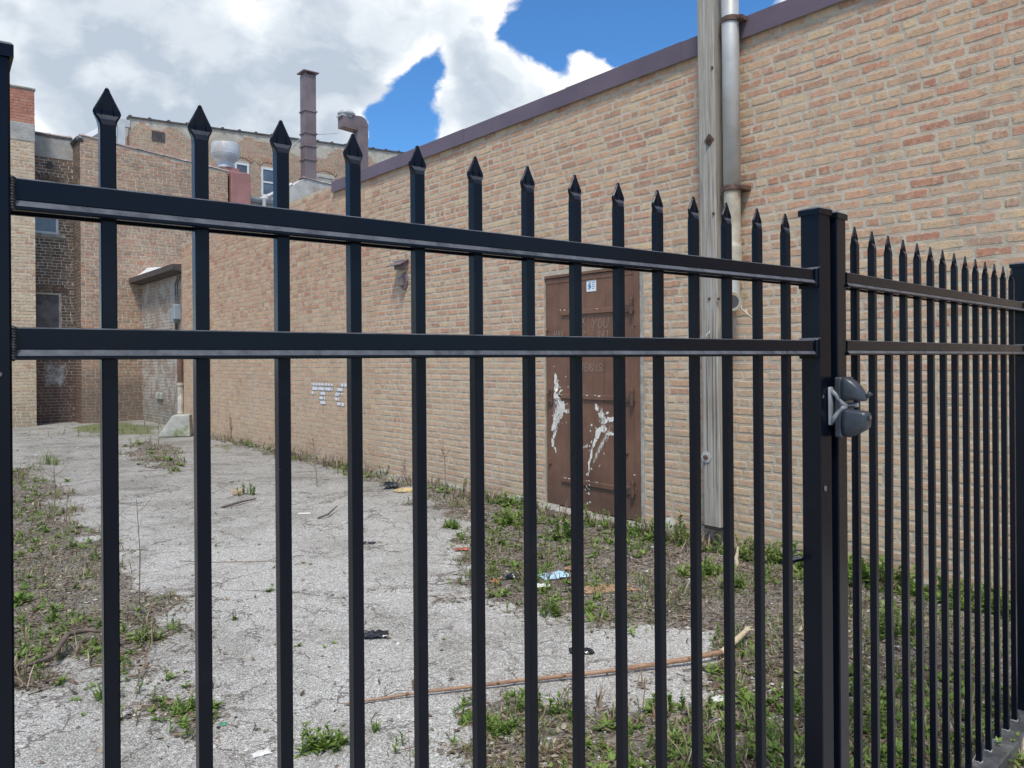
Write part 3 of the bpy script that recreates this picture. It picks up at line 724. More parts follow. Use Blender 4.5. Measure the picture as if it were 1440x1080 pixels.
# the long building along the right side of the lot
s_dir = Vector((-.6386, .7695, 0)); A0 = Vector((4.704, 2.5, 0)); WL = 20.2
o_far = A0 + s_dir * 18.75
BW = Frame(o_far, math.atan2(-.7695, .6386))
bld = thing('brick_building', 'long low tan and red brick building with the brown door, along the right side', 'building', (BW.o.x, BW.o.y, 0), BW.a)
Lx = WL + 1.0
ZC = 3.985   # underside of the coping
dx0, dz1 = BW.px(766, 393); dx1, _ = BW.px(900, 383); dzb = .055
stepx, _ = BW.px(469, 262)
CRS = .0700
door_open = (dx0 - .01, dx1 + .035, -1, dz1 + .03)
# mortar slab (front sheet with the door recess cut out) and the body of the building
mb = MB()
def slab(mb, x0, x1, z0, z1, y0=0., y1=.09): mb.box(x0, x1, y0, y1, z0, z1)
slab(mb, 0, stepx, -.3, 4.10); slab(mb, stepx, door_open[0], -.3, ZC + .05); slab(mb, door_open[0], door_open[1], door_open[3], ZC + .05); slab(mb, door_open[1], Lx, -.3, ZC + .05)
slab(mb, door_open[0], door_open[1], -.3, dzb - .03)
mb.box(0, .09, .09, 9, -.3, 4.0); mb.box(.09, Lx, .35, 9, -.3, 3.7)
mb.build('wall', M_mortar, bld)
mb = MB(); mb.box(.1, Lx, .09, 9, 3.72, 3.78); mb.build('roof', M_roof, bld)
rects = course_rects(0, stepx, .0, 4.09, CRS, .215, .0165, [door_open]) + course_rects(stepx, Lx, .0, ZC + .03, CRS, .215, .0165, [door_open])
def vis(rc):
    a, b, z0, z1, r = rc; p = project(BW.w((a + b) / 2, 0, (z0 + z1) / 2))
    if p is None or not (-5 < p[0] < 1445 and -5 < p[1] < 1085): return 0
    e0 = project(BW.w(a, 0, z0)); e1 = project(BW.w(b, 0, z0))
    if e0 is None or e1 is None: return 0
    ar = abs(e1[0] - e0[0]) * F * (z1 - z0) / p[2]
    if p[1] > 370 and 1190 < p[0]: ar *= .55
    return ar
rects.sort(key=vis, reverse=True)
variants = []
for i in range(26):
    L_ = .202 if i < 18 else .093; mb = MB(); vs, fs = brick_shape(L_, CRS - .0165, random.uniform(.001, .004), .005); mb.add(vs, fs, e=[1.] * (len(vs) * 3 // 4) + [0.] * (len(vs) // 4)); variants.append((L_, mb.mesh('brick', M_brick)))
for i, (a, b, z0, z1, r) in enumerate(rects[:300]):
    l = b - a; pool = variants[:18] if l > .14 else variants[18:]
    L_, me_ = random.choice(pool); o = link('brick', me_, bld, ((a + b) / 2, 0, (z0 + z1) / 2)); o.scale = (l / L_, 1, 1)
mb = MB()
lay(mb, [r_ for r_ in rects[300:] if r_[0] > 8.5], brick_shape, (.001, .004))
lay(mb, [r_ for r_ in rects[300:] if r_[0] <= 8.5], simple_brick, (.001, .004))
mb.build('brickwork', M_brick, bld, kind='stuff', fix=False)
mb = MB(); lay(mb, course_rects(0.05, 6, 0, 4.0, CRS, .215, .0165), axis_x=False); mb.build('end_brickwork', M_brick, bld, kind='stuff', fix=False)
# metal coping in overlapping lengths
seams = [BW.px(px, py)[0] for px, py in ((469, 262), (653, 190), (799, 135), (957, 72))]
while seams[-1] < Lx: seams.append(seams[-1] + 1.62)
mid = (seams[0] + seams[1]) / 2 - .4; seams.insert(1, mid)
for i in range(len(seams) - 1):
    a, b = seams[i], min(seams[i + 1], Lx); mb = MB(); t = .003 * (i % 2)
    prof = [(-.030 - t, ZC), (-.036 - t, ZC - .012), (-.026 - t, ZC - .004), (-.028 - t, ZC + .15 + t), (.12, ZC + .165 + t), (.34, ZC + .15 + t), (.34, ZC + .02), (.335, ZC + .02), (.335, ZC + .14), (-.02, ZC + .14), (-.02, ZC)]
    prof = [(-.040 - t, ZC - .012), (-.034 - t, ZC + .15 + t), (.12, ZC + .162 + t), (.34, ZC + .15 + t), (.34, ZC + .02), (.10, ZC + .035), (-.03, ZC + .012)]
    mb.extx(prof, a + .001, b + (.035 if i % 2 else -.001)); mb.build('coping_panel', M_cop, bld)
# concrete footing ledge that shows at the foot of the wall
mb = MB(); xs = np.arange(0, Lx, .22)
for a in xs:
    mb.box(a, a + .225, -.02 - random.uniform(0, .04), .02, -.2, random.uniform(-.01, .045) + (.03 if a > dx0 - .8 else 0), bev=.01)
mb.build('footing', M_sill, bld)
# ---- door
door = MB(); fy = -.004
door.box(dx0, dx1 - .075, .012, .055, dzb, dz1, bev=.004); door = door.build('door', M_door, bld)
mb = MB(); mb.box(dx1 - .072, dx1, -.004, .08, dzb - .01, dz1 + .012, bev=.003); mb.box(dx0 - .008, dx1, .0, .08, dz1 + .003, dz1 + .03, bev=.003); mb.build('door_frame', M_door, bld)
mb = MB(); mb.box(dx1 + .002, dx1 + .034, -.012, .05, dzb - .02, dz1 + .02, bev=.004); mb.build('door_jamb', M_sill, bld)
mb = MB(); mb.box(dx0 - .1, dx1 + .16, -.10, .09, -.15, dzb - .012, bev=.02); mb.build('doorstep', M_sill, bld)
def bpx(px, py, y=0.): return BW.px(px, py, y)
def strap(pa, pb):
    (xa, za), (xb, zb) = bpx(*pa), bpx(*pb); mb = MB(); h = .024; zm = (za + zb) / 2
    mb.box(xa, xb, -.006, .0115, zm - h, zm + h, bev=.004)
    st = mb.build('strap_bar', M_door, door); return zm
zs = [strap((789, 440), (888, 434)), strap((790, 558), (888, 560)), strap((790, 678), (889, 686))]
for zm in zs:
    hx = bpx(890, 500)[0]
    mb = MB(); mb.tube([(hx, -.02, zm - .05), (hx, -.02, zm + .085)], .018, 12); mb.tube([(hx, -.02, zm + .085), (hx, -.02, zm + .097)], [.011, .006], 10)
    mb.box(hx - .09, hx + .03, -.008, .011, zm - .035, zm + .035, bev=.004); mb.build('hinge', M_rustmetal, door)
mb = MB()   # handle plate and pull on the left edge
hx, hz = bpx(773, 560); mb.box(hx - .02, hx + .035, -.004, .0115, hz - .07, hz + .09, bev=.004)
mb.tube([(hx + .0, -.004, hz + .05), (hx, -.035, hz + .045), (hx, -.035, hz - .03), (hx, -.004, hz - .035)], .007, 8); mb.build('pull_handle', M_rustmetal, door)
mb = MB()
for px, py in ((769, 465), (893, 458), (881, 638), (773, 652)):
    x, z = bpx(px, py); mb.lathe([(.012, 0), (.010, .008), (.003, .012)], n=10) if 0 else mb.tube([(x, .012, z), (x, -.006, z), (x, -.012, z)], [.015, .013, .006], 10)
mb.build('bolt_head', M_rustmetal, door)
mb = MB()   # raised rib that stiffens the sheet and the folded edges
mb.box(dx0 + .01, dx1 - .09, .007, .0125, dz1 - .05, dz1 - .04); mb.build('sheet_seam', M_door, door)
for px in (797, 848):
    x = bpx(px, 520)[0]; mb = MB(); mb.box(x - .004, x + .004, .008, .0125, dzb + .62, dz1 - .75); mb.build('sheet_seam', M_door, door)
# sticker
sx, sz = bpx(830.5, 402); st = MB(); st.box(sx - .062, sx + .062, .0085, .0112, sz - .052, sz + .052); st = st.build('sticker', M_stick_w, door)
mb = MB(); y0, y1 = .0068, .0084
mb.prism([(sx - .045, sz + .0), (sx - .02, sz + .035), (sx - .004, sz + .03), (sx - .022, sz - .012)], y0, y1); mb.prism([(sx - .04, sz - .022), (sx - .03, sz - .035), (sx + .002, sz - .012), (sx - .004, sz + .008)], y0, y1)
for k in range(4): mb.box(sx + .012, sx + .05 - (k % 2) * .008, y0, y1, sz + .028 - k * .018, sz + .033 - k * .018)
mb.box(sx - .058, sx + .058, y0, y1, sz + .044, sz + .049); mb.build('sticker_print', M_stick_b, st)
# chalk lettering on the door
GLY = {'H': [[(0, 0), (0, 1)], [(.7, 0), (.75, 1)], [(0, .5), (.75, .55)]], 'A': [[(0, 0), (.4, 1), (.8, 0)], [(.2, .4), (.65, .42)]], 'X': [[(0, 0), (.8, 1)], [(0, 1), (.8, 0)]],
       'Y': [[(0, 1), (.4, .55), (.8, 1)], [(.4, .55), (.3, 0)]], 'O': [[(.4, 0), (.05, .3), (.1, .8), (.45, 1), (.75, .7), (.7, .2), (.4, 0)]], 'U': [[(0, 1), (.05, .2), (.4, 0), (.7, .2), (.8, 1)]],
       '0': [[(.4, 0), (.05, .4), (.25, 1), (.6, .8), (.6, .3), (.4, 0)]], '6': [[(.6, 1), (.1, .5), (.2, 0), (.6, .1), (.5, .5), (.12, .4)]], '1': [[(.2, .8), (.4, 1), (.35, 0)]],
       'E': [[(.7, 1), (0, .95), (.1, 0), (.7, .05)], [(.05, .5), (.55, .5)]], 'S': [[(.7, .9), (.2, 1), (.1, .6), (.6, .4), (.55, .05), (0, .1)]], 'I': [[(.2, 0), (.2, 1)]], ':': [[(.2, .2), (.2, .3)], [(.2, .7), (.2, .8)]], 'Z': [[(0, 1), (.7, 1), (.05, 0), (.75, .05)]], 'L': [[(0, 1), (.05, 0), (.6, .05)]]}
def stroke(mb, pts, w_, y):
    for (x0, z0), (x1, z1) in zip(pts[:-1], pts[1:]):
        d = Vector((x1 - x0, 0, z1 - z0)); 
        if d.length < 1e-5: continue
        d.normalize(); nx_, nz_ = -d.z * w_, d.x * w_; e = d * w_ * .6
        mb.add([(x0 - nx_ - e.x, y, z0 - nz_ - e.z), (x1 - nx_ + e.x, y, z1 - nz_ + e.z), (x1 + nx_ + e.x, y, z1 + nz_ + e.z), (x0 + nx_ - e.x, y, z0 + nz_ - e.z)], [(0, 1, 2, 3)])
def write(text, pxa, pya, hpx, adv=1.0, slant=.12):
    x, z = bpx(pxa, pya); h = hpx / F * 7.2; mb = MB()
    for ch in text:
        for i_, st_ in enumerate(GLY.get(ch, [])):
            stroke(mb, [(x + (a * .75 + slant * b + random.uniform(-.02, .02)) * h, z + (b + random.uniform(-.03, .03)) * h) for a, b in st_], .0028, .0085 + i_ * .0004)
        x += h * adv * .82
    mb.build('chalk_lettering', M_chalk, door)
write('HAX', 778, 474, 9); write('YOU', 831, 462, 14); write('X', 817, 456, 10); write('Z', 818, 474, 8); write('061', 839, 475, 10); write('IEAS:IS:', 817, 522, 11, .62)
# splashed white paint on the door
def blob_poly(cx, cz, rx, rz, n=14, jag=.35, rot=0.):
    out = []
    for i in range(n):
        a = 2 * math.pi * i / n; r = 1 + random.uniform(-jag, jag); x, z = rx * r * math.cos(a), rz * r * math.sin(a)
        out.append((cx + x * math.cos(rot) - z * math.sin(rot), cz + x * math.sin(rot) + z * math.cos(rot)))
    return out
mb = MB(); kk = 0
def splat(px, py, rx, rz, rot=0., n=14, jag=.35):
    global kk
    x, z = bpx(px, py); x = max(x, dx0 + rx * .5); kk += 1; p_ = blob_poly(x, z, rx, rz, n, jag, rot); y = .0108 - (kk % 9) * .0003
    mb.add([(a, y, b) for a, b in p_] + [(x, y, z)], [(i, (i + 1) % n, n) for i in range(n)])
for px, py, rx, rz, ro in ((780, 533, .018, .05, 0), (781, 545, .028, .06, 0), (784, 560, .036, .07, .1), (787, 575, .05, .08, .2), (781, 588, .05, .08, -.2), (777, 600, .03, .05, -.3), (791, 570, .03, .04, 0), (779, 612, .018, .05, -.5), (776, 622, .016, .05, 0), (780, 632, .012, .03, .4), (796, 578, .03, .02, 0),
                           (838, 573, .02, .035, .4), (845, 584, .045, .03, -.3), (850, 592, .05, .03, .1), (847, 603, .04, .04, -.6), (840, 610, .03, .05, -.7), (858, 590, .05, .022, 0), (857, 610, .05, .018, .1), (835, 622, .018, .06, -.5), (830, 640, .014, .07, -.2), (827, 655, .011, .06, 0), (826, 667, .008, .02, 0), (853, 581, .02, .012, .5)):
    splat(px, py, rx, rz, ro, 16, .42)
for _ in range(55):
    g = random.choice(((783, 578, 10, 35), (845, 600, 16, 18), (834, 640, 10, 25), (826, 690, 4, 25), (788, 560, 6, 20)))
    px, py = random.gauss(g[0], g[2] * .7), random.gauss(g[1], g[3] * .7)
    if 770 < px < 890: splat(px, py, random.uniform(.003, .010), random.uniform(.004, .018), random.uniform(-.8, .8), 7, .4)
for px, py in ((789, 436), (795, 436), (802, 437), (840, 434), (878, 431), (884, 431), (790, 555), (826, 556), (838, 556), (843, 557), (796, 672), (801, 673), (829, 676), (840, 678), (892, 668), (888, 430)):
    splat(px, py, random.uniform(.008, .022), random.uniform(.003, .006), random.uniform(-.1, .1), 8, .3)
mb.v = [(x, y if z < 0 else y - (.0175 if any(abs(z - q_) < .04 for q_ in zs) else 0), z) for x, y, z in mb.v]
mb.build('paint_splash', M_splash, door, kind='stuff')
m_sm, n = mat('scraped_paint_smear'); p = pos(n)
e_ = n.new('ShaderNodeAttribute', None, attribute_name='rnd').outputs['Fac']
nz_ = n.noise(n.vm('MULTIPLY', p, (1, 1, .45)), 46, 6, .75)
al = n.mr(n.m('ADD', nz_, e_), .66, .92)
b1 = n.new('ShaderNodeBsdfPrincipled', {'Base Color': (.66, .61, .53, 1), 'Roughness': .8}); tr = n.new('ShaderNodeBsdfTransparent')
n.new('ShaderNodeOutputMaterial', {0: n.new('ShaderNodeMixShader', {0: al, 1: tr.outputs[0], 2: b1.outputs[0]}).outputs[0]})
def smear(pa, pb, wa, wb, y):
    (xa, za), (xb, zb) = bpx(*pa), bpx(*pb); mb = MB(); n1 = 12; n2 = 6; d = Vector((xb - xa, 0, zb - za)); nn = Vector((-d.z, 0, d.x)).normalized()
    for i in range(n1 + 1):
        f = i / n1; w_ = wa + (wb - wa) * f; c = Vector((xa, y, za)) + d * f + nn * .012 * math.sin(f * 7)
        for j in range(n2 + 1):
            g = j / n2 * 2 - 1; q_ = c + nn * w_ * g; mb.v.append((max(q_.x, dx0 + .003), y, q_.z)); mb.a.append(.30 - .42 * abs(g) ** 1.5 - .35 * abs(2 * f - 1) ** 4)
    for i in range(n1):
        for j in range(n2): a_ = i * (n2 + 1) + j; mb.f.append((a_, a_ + 1, a_ + n2 + 2, a_ + n2 + 1)); mb.mi.append(0)
    mb.build('paint_smear', m_sm, door)
smear((780, 525), (783, 608), .05, .11, .0079); smear((790, 556), (776, 636), .07, .06, .0076); smear((838, 568), (852, 602), .06, .09, .0079); smear((862, 588), (828, 668), .08, .03, .0076); smear((816, 634), (828, 622), .03, .04, .0073)
# tag 'TC' in white spray on the brick faces: paint only where a brick takes it
def glyph_rects(px0, px1, py0, py1, cells):
    (xa, za), (xb, zb) = bpx(px0, py0), bpx(px1, py1); out = []
    for (u0, u1, v0, v1) in cells: out.append((xa + (xb - xa) * u0, xa + (xb - xa) * u1, za + (zb - za) * v1, za + (zb - za) * v0))
    return out
G = glyph_rects(439, 469, 538, 576, [(0, 1, .0, .30), (.38, .66, .30, 1), (0, .16, .28, .55)]) + glyph_rects(472, 492, 537, 582, [(.35, 1, .0, .2), (.05, .55, .18, .40), (.0, .3, .38, .64), (.15, .65, .62, .82), (.45, 1, .8, 1)])
mb = MB()
for (a, b, z0, z1, r) in rects:
    if not (3 < a < 9 and .8 < z0 < 1.5): continue
    for (g0, g1, h0, h1) in G:
        x0, x1, q0, q1 = max(a + .004, g0), min(b - .004, g1), max(z0 + .003, h0), min(z1 - .003, h1)
        if x1 - x0 > .012 and q1 - q0 > .012:
            n_ = 10; mb.add([(x0 + (x1 - x0) * (.5 + .52 * math.copysign(abs(math.cos(t)) ** .4, math.cos(t))) + random.uniform(-.004, .004), -.0105, q0 + (q1 - q0) * (.5 + .5 * math.copysign(abs(math.sin(t)) ** .4, math.sin(t))) + random.uniform(-.004, .004)) for t in [2 * math.pi * i / n_ for i in range(n_)]], [tuple(range(n_))])
mb.build('spray_lettering', M_paint, bld, kind='stuff')
# two small wall vents
vx, vz = bpx(568, 372); mb = MB()
mb.add([(vx - .13, -.01, vz + .05), (vx + .13, -.01, vz + .05), (vx + .15, -.16, vz - .03), (vx - .15, -.16, vz - .03), (vx - .13, -.01, vz + .062), (vx + .13, -.01, vz + .062), (vx + .15, -.165, vz - .02), (vx - .15, -.165, vz - .02)],
       [(0, 1, 2, 3), (4, 5, 6, 7), (0, 3, 7, 4), (1, 2, 6, 5), (3, 2, 6, 7), (0, 1, 5, 4)])
mb.box(vx - .11, vx + .11, -.08, .0, vz - .06, vz + .045); v_ = mb.build('vent_hood', M_duct, bld)
vx2, vz2 = bpx(570, 396); mb = MB(); mb.prism(blob_poly(vx2, vz2, .085, .11, 8, .05), -.03, .0); mb.box(vx2 - .05, vx2 + .04, -.09, -.03, vz2 - .06, vz2 + .055, bev=.01); mb.build('wall_outlet', M_duct, bld)

# ------------------------------------------------------------------ timber post and conduit fixed against the wall
def wall_obj(px, y=0.): x = bpx(px, 506, y)[0]; return x
POY = -.16     # front face of the timber, in front of the wall
xa, xb = bpx(987, 500, POY)[0], bpx(1013, 500, POY)[0]
zb_ = bpx(1000, 740, POY)[1]; cx = (xa + xb) / 2 - .01; hw = (xb - xa) / 2 * .93
org = BW.w(cx, -.085, 0)
post = thing('timber_post', 'tall weathered grey timber post bolted against the brick wall right of the brown door', 'post', (org.x, org.y, zb_), BW.a)
mb = MB(); nseg = 26; H_ = 5.6; lean = -.022
for i in range(nseg + 1):
    z = H_ * i / nseg; o = lean * z / H_ * 2; w_ = hw * (1 - .05 * i / nseg)
    mb.v += [(x + o + random.uniform(-.0015, .0015), y + random.uniform(-.0015, .0015), z) for x, y in sq(w_, .07, .012)]; mb.a += [0.] * 8
for i in range(nseg):
    for k in range(8): mb.f.append((i * 8 + k, i * 8 + (k + 1) % 8, (i + 1) * 8 + (k + 1) % 8, (i + 1) * 8 + k)); mb.mi.append(0)
mb.f += [tuple(range(8))[::-1], tuple(nseg * 8 + k for k in range(8))]; mb.mi += [0, 0]
mb.build('shaft', M_wood, post)
mb = MB(); mb.box(-hw * .95, hw * .95, -.066, .066, -.028, -.001, bev=.006); mb.build('post_foot', simple('rot_dark_wood', (.035, .03, .025), .9, .3, 20), post)
mb = MB()
for a in (-.035, .02, .05): mb.prism([(a, .3), (a + .004, .9), (a + .001, 1.7), (a - .003, .9)], -.0715, -.069)
mb.build('check_crack', simple('check_crack_wood', (.07, .06, .05), .95, .2, 20), post)
for (px, py, r, mt) in ((997, 197, .042, M_rustmetal), (993, 643, .046, M_galv)):
    x, z = bpx(px, py, POY); x = x - cx + .0; z -= zb_
    wsh = MB(); t_ = [(x + r * math.cos(a), z + r * math.sin(a)) for a in [math.pi / 4 * k + .39 * (mt is M_rustmetal) for k in range(4 if mt is M_rustmetal else 8)][:8]]
    if mt is M_rustmetal: t_ = [(x + r * 1.1 * math.cos(a), z + r * 1.25 * math.sin(a)) for a in (0, math.pi / 2, math.pi, 3 * math.pi / 2)]
    wsh.prism(t_, -.077, -.0705); b_ = wsh.build('washer_plate', mt, post)
    mb = MB(); mb.prism([(x + .019 * math.cos(k * math.pi / 3), z + .019 * math.sin(k * math.pi / 3)) for k in range(6)], -.094, -.0775); mb.tube([(x, -.094, z), (x, -.108, z)], .009, 8); mb.build('bolt', M_rustmetal, b_)
mb = MB()
for px, py in ((997, 420), (1010, 420), (996, 476), (1001, 95), (1003, 300)):
    x, z = bpx(px, py, POY); mb.tube([(x - cx, -.07, z - zb_), (x - cx, -.079, z - zb_)], [.013, .010], 8)
mb.build('nail_head', M_rustmetal, post)
x, z = bpx(997, 476, POY); x -= cx; z -= zb_
mb = MB(); mb.tube([(x - .01, -.078, z - .02), (x + .01, -.10, z + .0), (x - .005, -.105, z + .03), (x + .012, -.085, z + .045), (x + .004, -.075, z + .06)], .004, 6); mb.smooth = True; mb.build('wire_hook', M_galv, post)

PY_ = -.10; cxp = bpx(1029, 200, PY_)[0]
org = BW.w(cxp, PY_, 0)
pipe = thing('conduit_pipe', 'stout galvanised conduit pipe with dark clamps running up the brick wall beside the timber post', 'pipe', (org.x, org.y, 0), BW.a)
def pz(py, y=PY_ - .06): return bpx(1029, py, y)[1]
mb = MB(); mb.tube([(0, 0, pz(263)), (-.004, 0, 3.9), (-.02, 0, 5.6)], .066, 24); mb.smooth = True; mb.build('upper_pipe', M_galv, pipe, smooth=False)
me_ = bpy.data.objects['upper_pipe'].data; me_.polygons.foreach_set('use_smooth', [len(p.vertices) == 4 for p in me_.polygons])
mb = MB(); mb.tube([(0, 0, pz(342)), (0, 0, pz(263) - .001)], .063, 24); mb.build('lower_pipe', M_galvrust, pipe)
mb = MB(); mb.tube([(0, 0, pz(388)), (0, 0, pz(375)), (0, 0, pz(346)), (0, 0, pz(340))], [.055, .07, .07, .064], 20); mb.build('coupling', M_galvrust, pipe)
ez = pz(424)
mb = MB(); mb.tube([(0, 0, pz(388)), (.0, 0, ez + .05), (.02, -.02, ez), (.05, -.075, ez - .005), (.07, -.11, ez - .006)], [.052, .054, .06, .062, .062], 18); mb.build('elbow', M_galv, pipe)
mb = MB(); mb.tube([(.065, -.103, ez - .0055), (.078, -.126, ez - .0065)], .071, 20); mb.build('elbow_collar', M_galvrust, pipe)
mb = MB(); mb.tube([(.0777, -.1255, ez - .0065), (.0795, -.1285, ez - .0066)], .05, 18); mb.build('elbow_mouth', M_tiledark, pipe)
for py in (23, 263):
    z = pz(py); mb = MB(); mb.tube([(0, 0, z - .022), (0, 0, z - .018), (0, 0, z + .018), (0, 0, z + .022)], [.070, .0745, .0745, .070], 24)
    mb.box(-.10, .105, -.012, .10, z - .018, z + .018, bev=.004); mb.tube([(.088, -.02, z), (.088, -.028, z)], .014, 8); mb.build('clamp', M_rustmetal, pipe)
mb = MB()
for px, py, dx in ((1043, 430, .0), (1050, 436, .02)):
    x, z = bpx(px, py, PY_); x -= cxp; mb.tube([(x, -.01, z), (x + .03, -.05, z - .03), (x + .07, -.02, z - .07)], .008, 6)
mb.build('cut_wire', M_galvrust, pipe)

# ------------------------------------------------------------------ rear buildings
AB = math.atan2(.639, .77)
ob = Vector((-.5602 * 19.0, 19.0, 0)); B = Frame(ob, AB)
rear = thing('brick_building', 'soot-streaked old brick building with red chimney stack, closing the far left of the lot', 'building', (ob.x, ob.y, 0), AB)
RX0, _ = B.px(50, 400); RXc = 0.0; RX1, _ = B.px(320, 240); RY = .9
xch0 = B.px(12, 400)[0] - .04
topB = lambda x: 7.13 - .095 * max(0, x)
# front part (right of the recess)
def wall_block(name, mm, parent, x0, x1, y0, y1, z0, z1): mb = MB(); mb.box(x0, x1, y0, y1, z0, z1); return mb.build(name, mm, parent)
mb = MB(); mb.add([(0, 0, -.2), (RX1, 0, -.2), (RX1, 0, topB(RX1)), (0, 0, topB(0)), (0, 6, -.2), (RX1, 6, -.2), (RX1, 6, topB(RX1) - .1), (0, 6, topB(0) - .1)], [(0, 1, 2, 3), (4, 7, 6, 5), (0, 3, 7, 4), (1, 5, 6, 2), (3, 2, 6, 7), (0, 4, 5, 1)])
mb.build('front_wall', M_mortar_back, rear)
mb = MB(); lay(mb, course_rects(0, RX1, .0, 9, .076, .215, .021, top=lambda x: topB(x) - .03)); mb.build('front_brickwork', M_brick_back, rear, kind='stuff', fix=False)
mb = MB(); lay(mb, course_rects(0.0, RY, .0, 7.1, .076, .215, .021), axis_x=False); 
mb.build('corner_brickwork', M_brick_soot, rear, kind='stuff', fix=False)
# right end of that wall
mb = MB(); lay(mb, course_rects(0.0, 5.5, .0, 6.7, .076, .215, .021), axis_x=False, fixed=RX1, flip=-1); mb.build('side_brickwork', M_brick_back, rear, kind='stuff', fix=False)
# recessed wall with its window and boarded opening
wx0 = B.px(50, 320, RY)[0] - .25; wx1, wz0 = B.px(82, 330, RY); wz1 = 6.0
bx0 = wx0; bx1, bz1 = B.px(86, 415, RY); bz0 = B.px(70, 497, RY)[1]
op = [(wx0, wx1, wz0 - .1, wz1 + .02), (bx0, bx1, bz0, bz1)]
mb = MB()
xl = -6.
mb.box(xl, wx0, RY, RY + .3, -.2, 7.2); mb.box(wx1, 0, RY, RY + .3, -.2, 7.2)
mb.box(wx0, wx1, RY, RY + .3, wz1, 7.2); mb.box(wx0, wx1, RY, RY + .3, bz1, wz0 - .1); mb.box(wx0, wx1, RY, RY + .3, -.2, bz0)
if bx1 < wx1: mb.box(bx1, wx1 - .0005, RY, RY + .3, bz0, bz1)
mb.box(xl, 0, RY + .3, 6, -.2, 7.0); mb.build('recess_wall', M_mortar_soot, rear)
mb = MB(); lay(mb, course_rects(-3.4, -.002, .0, 6.7, .076, .215, .021, op), fixed=RY)
soldier_arch(mb, bx0 + .02, bx1 + .12, bz1 + .02, .10, 11, .14, RY - .012); soldier_arch(mb, wx0, wx1 + .1, wz1 + .05, .08, 9, .12, RY - .012)
mb.build('recess_brickwork', M_brick_soot, rear, kind='stuff', fix=False)
mb = MB(); mb.box(-3.4, -.002, RY - .016, RY, 6.68, 7.2); mb.build('stucco_band', M_stucco, rear)
win = MB(); t = .055
win.box(wx0, wx0 + t, RY - .01, RY + .08, wz0, wz1); win.box(wx1 - t, wx1, RY - .01, RY + .08, wz0, wz1); win.box(wx0 + t, wx1 - t, RY - .01, RY + .08, wz0, wz0 + t); win.box(wx0 + t, wx1 - t, RY - .01, RY + .08, wz1 - t, wz1); win.box(wx0 + t, wx1 - t, RY + .0, RY + .06, (wz0 + wz1) / 2 - .02, (wz0 + wz1) / 2 + .02)
win = win.build('window', M_white, rear)
mb = MB(); mb.box(wx0 + t, wx1 - t, RY + .03, RY + .036, wz0 + t, wz1 - t); mb.build('pane', M_glass, win)
mb = MB(); mb.box(wx0 + .1, wx0 + .28, RY + .045, RY + .06, wz0 + .2, wz1 - .2); mb.build('curtain', M_gutter, win)
mb = MB(); mb.box(wx0 - .08, wx1 + .16, RY - .06, RY + .02, wz0 - .10, wz0 - .003, bev=.01); mb.build('window_sill', M_sill, rear)
mb = MB(); mb.box(bx0, bx1, RY + .04, RY + .07, bz0, bz1); bd = mb.build('window_board', M_board, rear)
hx, hz = B.px(56, 426, RY); mb = MB(); mb.tube([(hx, RY + .042, hz), (hx, RY + .03, hz)], .055, 12); mb.build('flue_hole', M_tiledark, bd)
# whitewash patch under the boarded window, and a round flue hole near the top
def patch(mb, frame, pts, y): mb.add([(frame.px(px, py, y)[0], y, frame.px(px, py, y)[1]) for px, py in pts], [tuple(range(len(pts)))])
m_wp, n = mat('whitewash_remains'); p = pos(n)
fl = n.mr(n.noise(p, 5, 8, .75), .4, .52)
b1 = n.new('ShaderNodeBsdfPrincipled', {'Base Color': (.60, .58, .54, 1), 'Roughness': .9}); tr = n.new('ShaderNodeBsdfTransparent')
e = n.new('ShaderNodeAttribute', None, attribute_name='rnd').outputs['Fac']
n.new('ShaderNodeOutputMaterial', {0: n.new('ShaderNodeMixShader', {0: n.mr(n.m('ADD', n.m('MULTIPLY', n.noise(p, 5, 8, .75), 1.0), e), .78, 1.15), 1: tr.outputs[0], 2: b1.outputs[0]}).outputs[0]})
def wash(frame, y, px0, px1, py0, py1, parent, mname='whitewash'):
    mb = MB(); xa, za = frame.px(px0, py0, y); xb, zb = frame.px(px1, py1, y); nx_, nz_ = 10, 10
    for j in range(nz_ + 1):
        for i in range(nx_ + 1):
            u, v = i / nx_ * 2 - 1, j / nz_ * 2 - 1; mb.v.append((xa + (xb - xa) * (u + 1) / 2, y, za + (zb - za) * (v + 1) / 2)); mb.a.append(.55 - .75 * max(abs(u) ** 2, abs(v) ** 2))
    for j in range(nz_):
        for i in range(nx_): mb.f.append((j * 11 + i, j * 11 + i + 1, (j + 1) * 11 + i + 1, (j + 1) * 11 + i)); mb.mi.append(0)
    mb.build(mname, m_wp, parent)
wash(B, RY - .0125, 48, 106, 498, 556, rear)
hx, hz = B.px(70, 233, RY); mb = MB(); mb.tube([(hx, RY - .02, hz), (hx, RY - .006, hz)], .085, 14); mb.build('flue_hole', M_tiledark, rear)
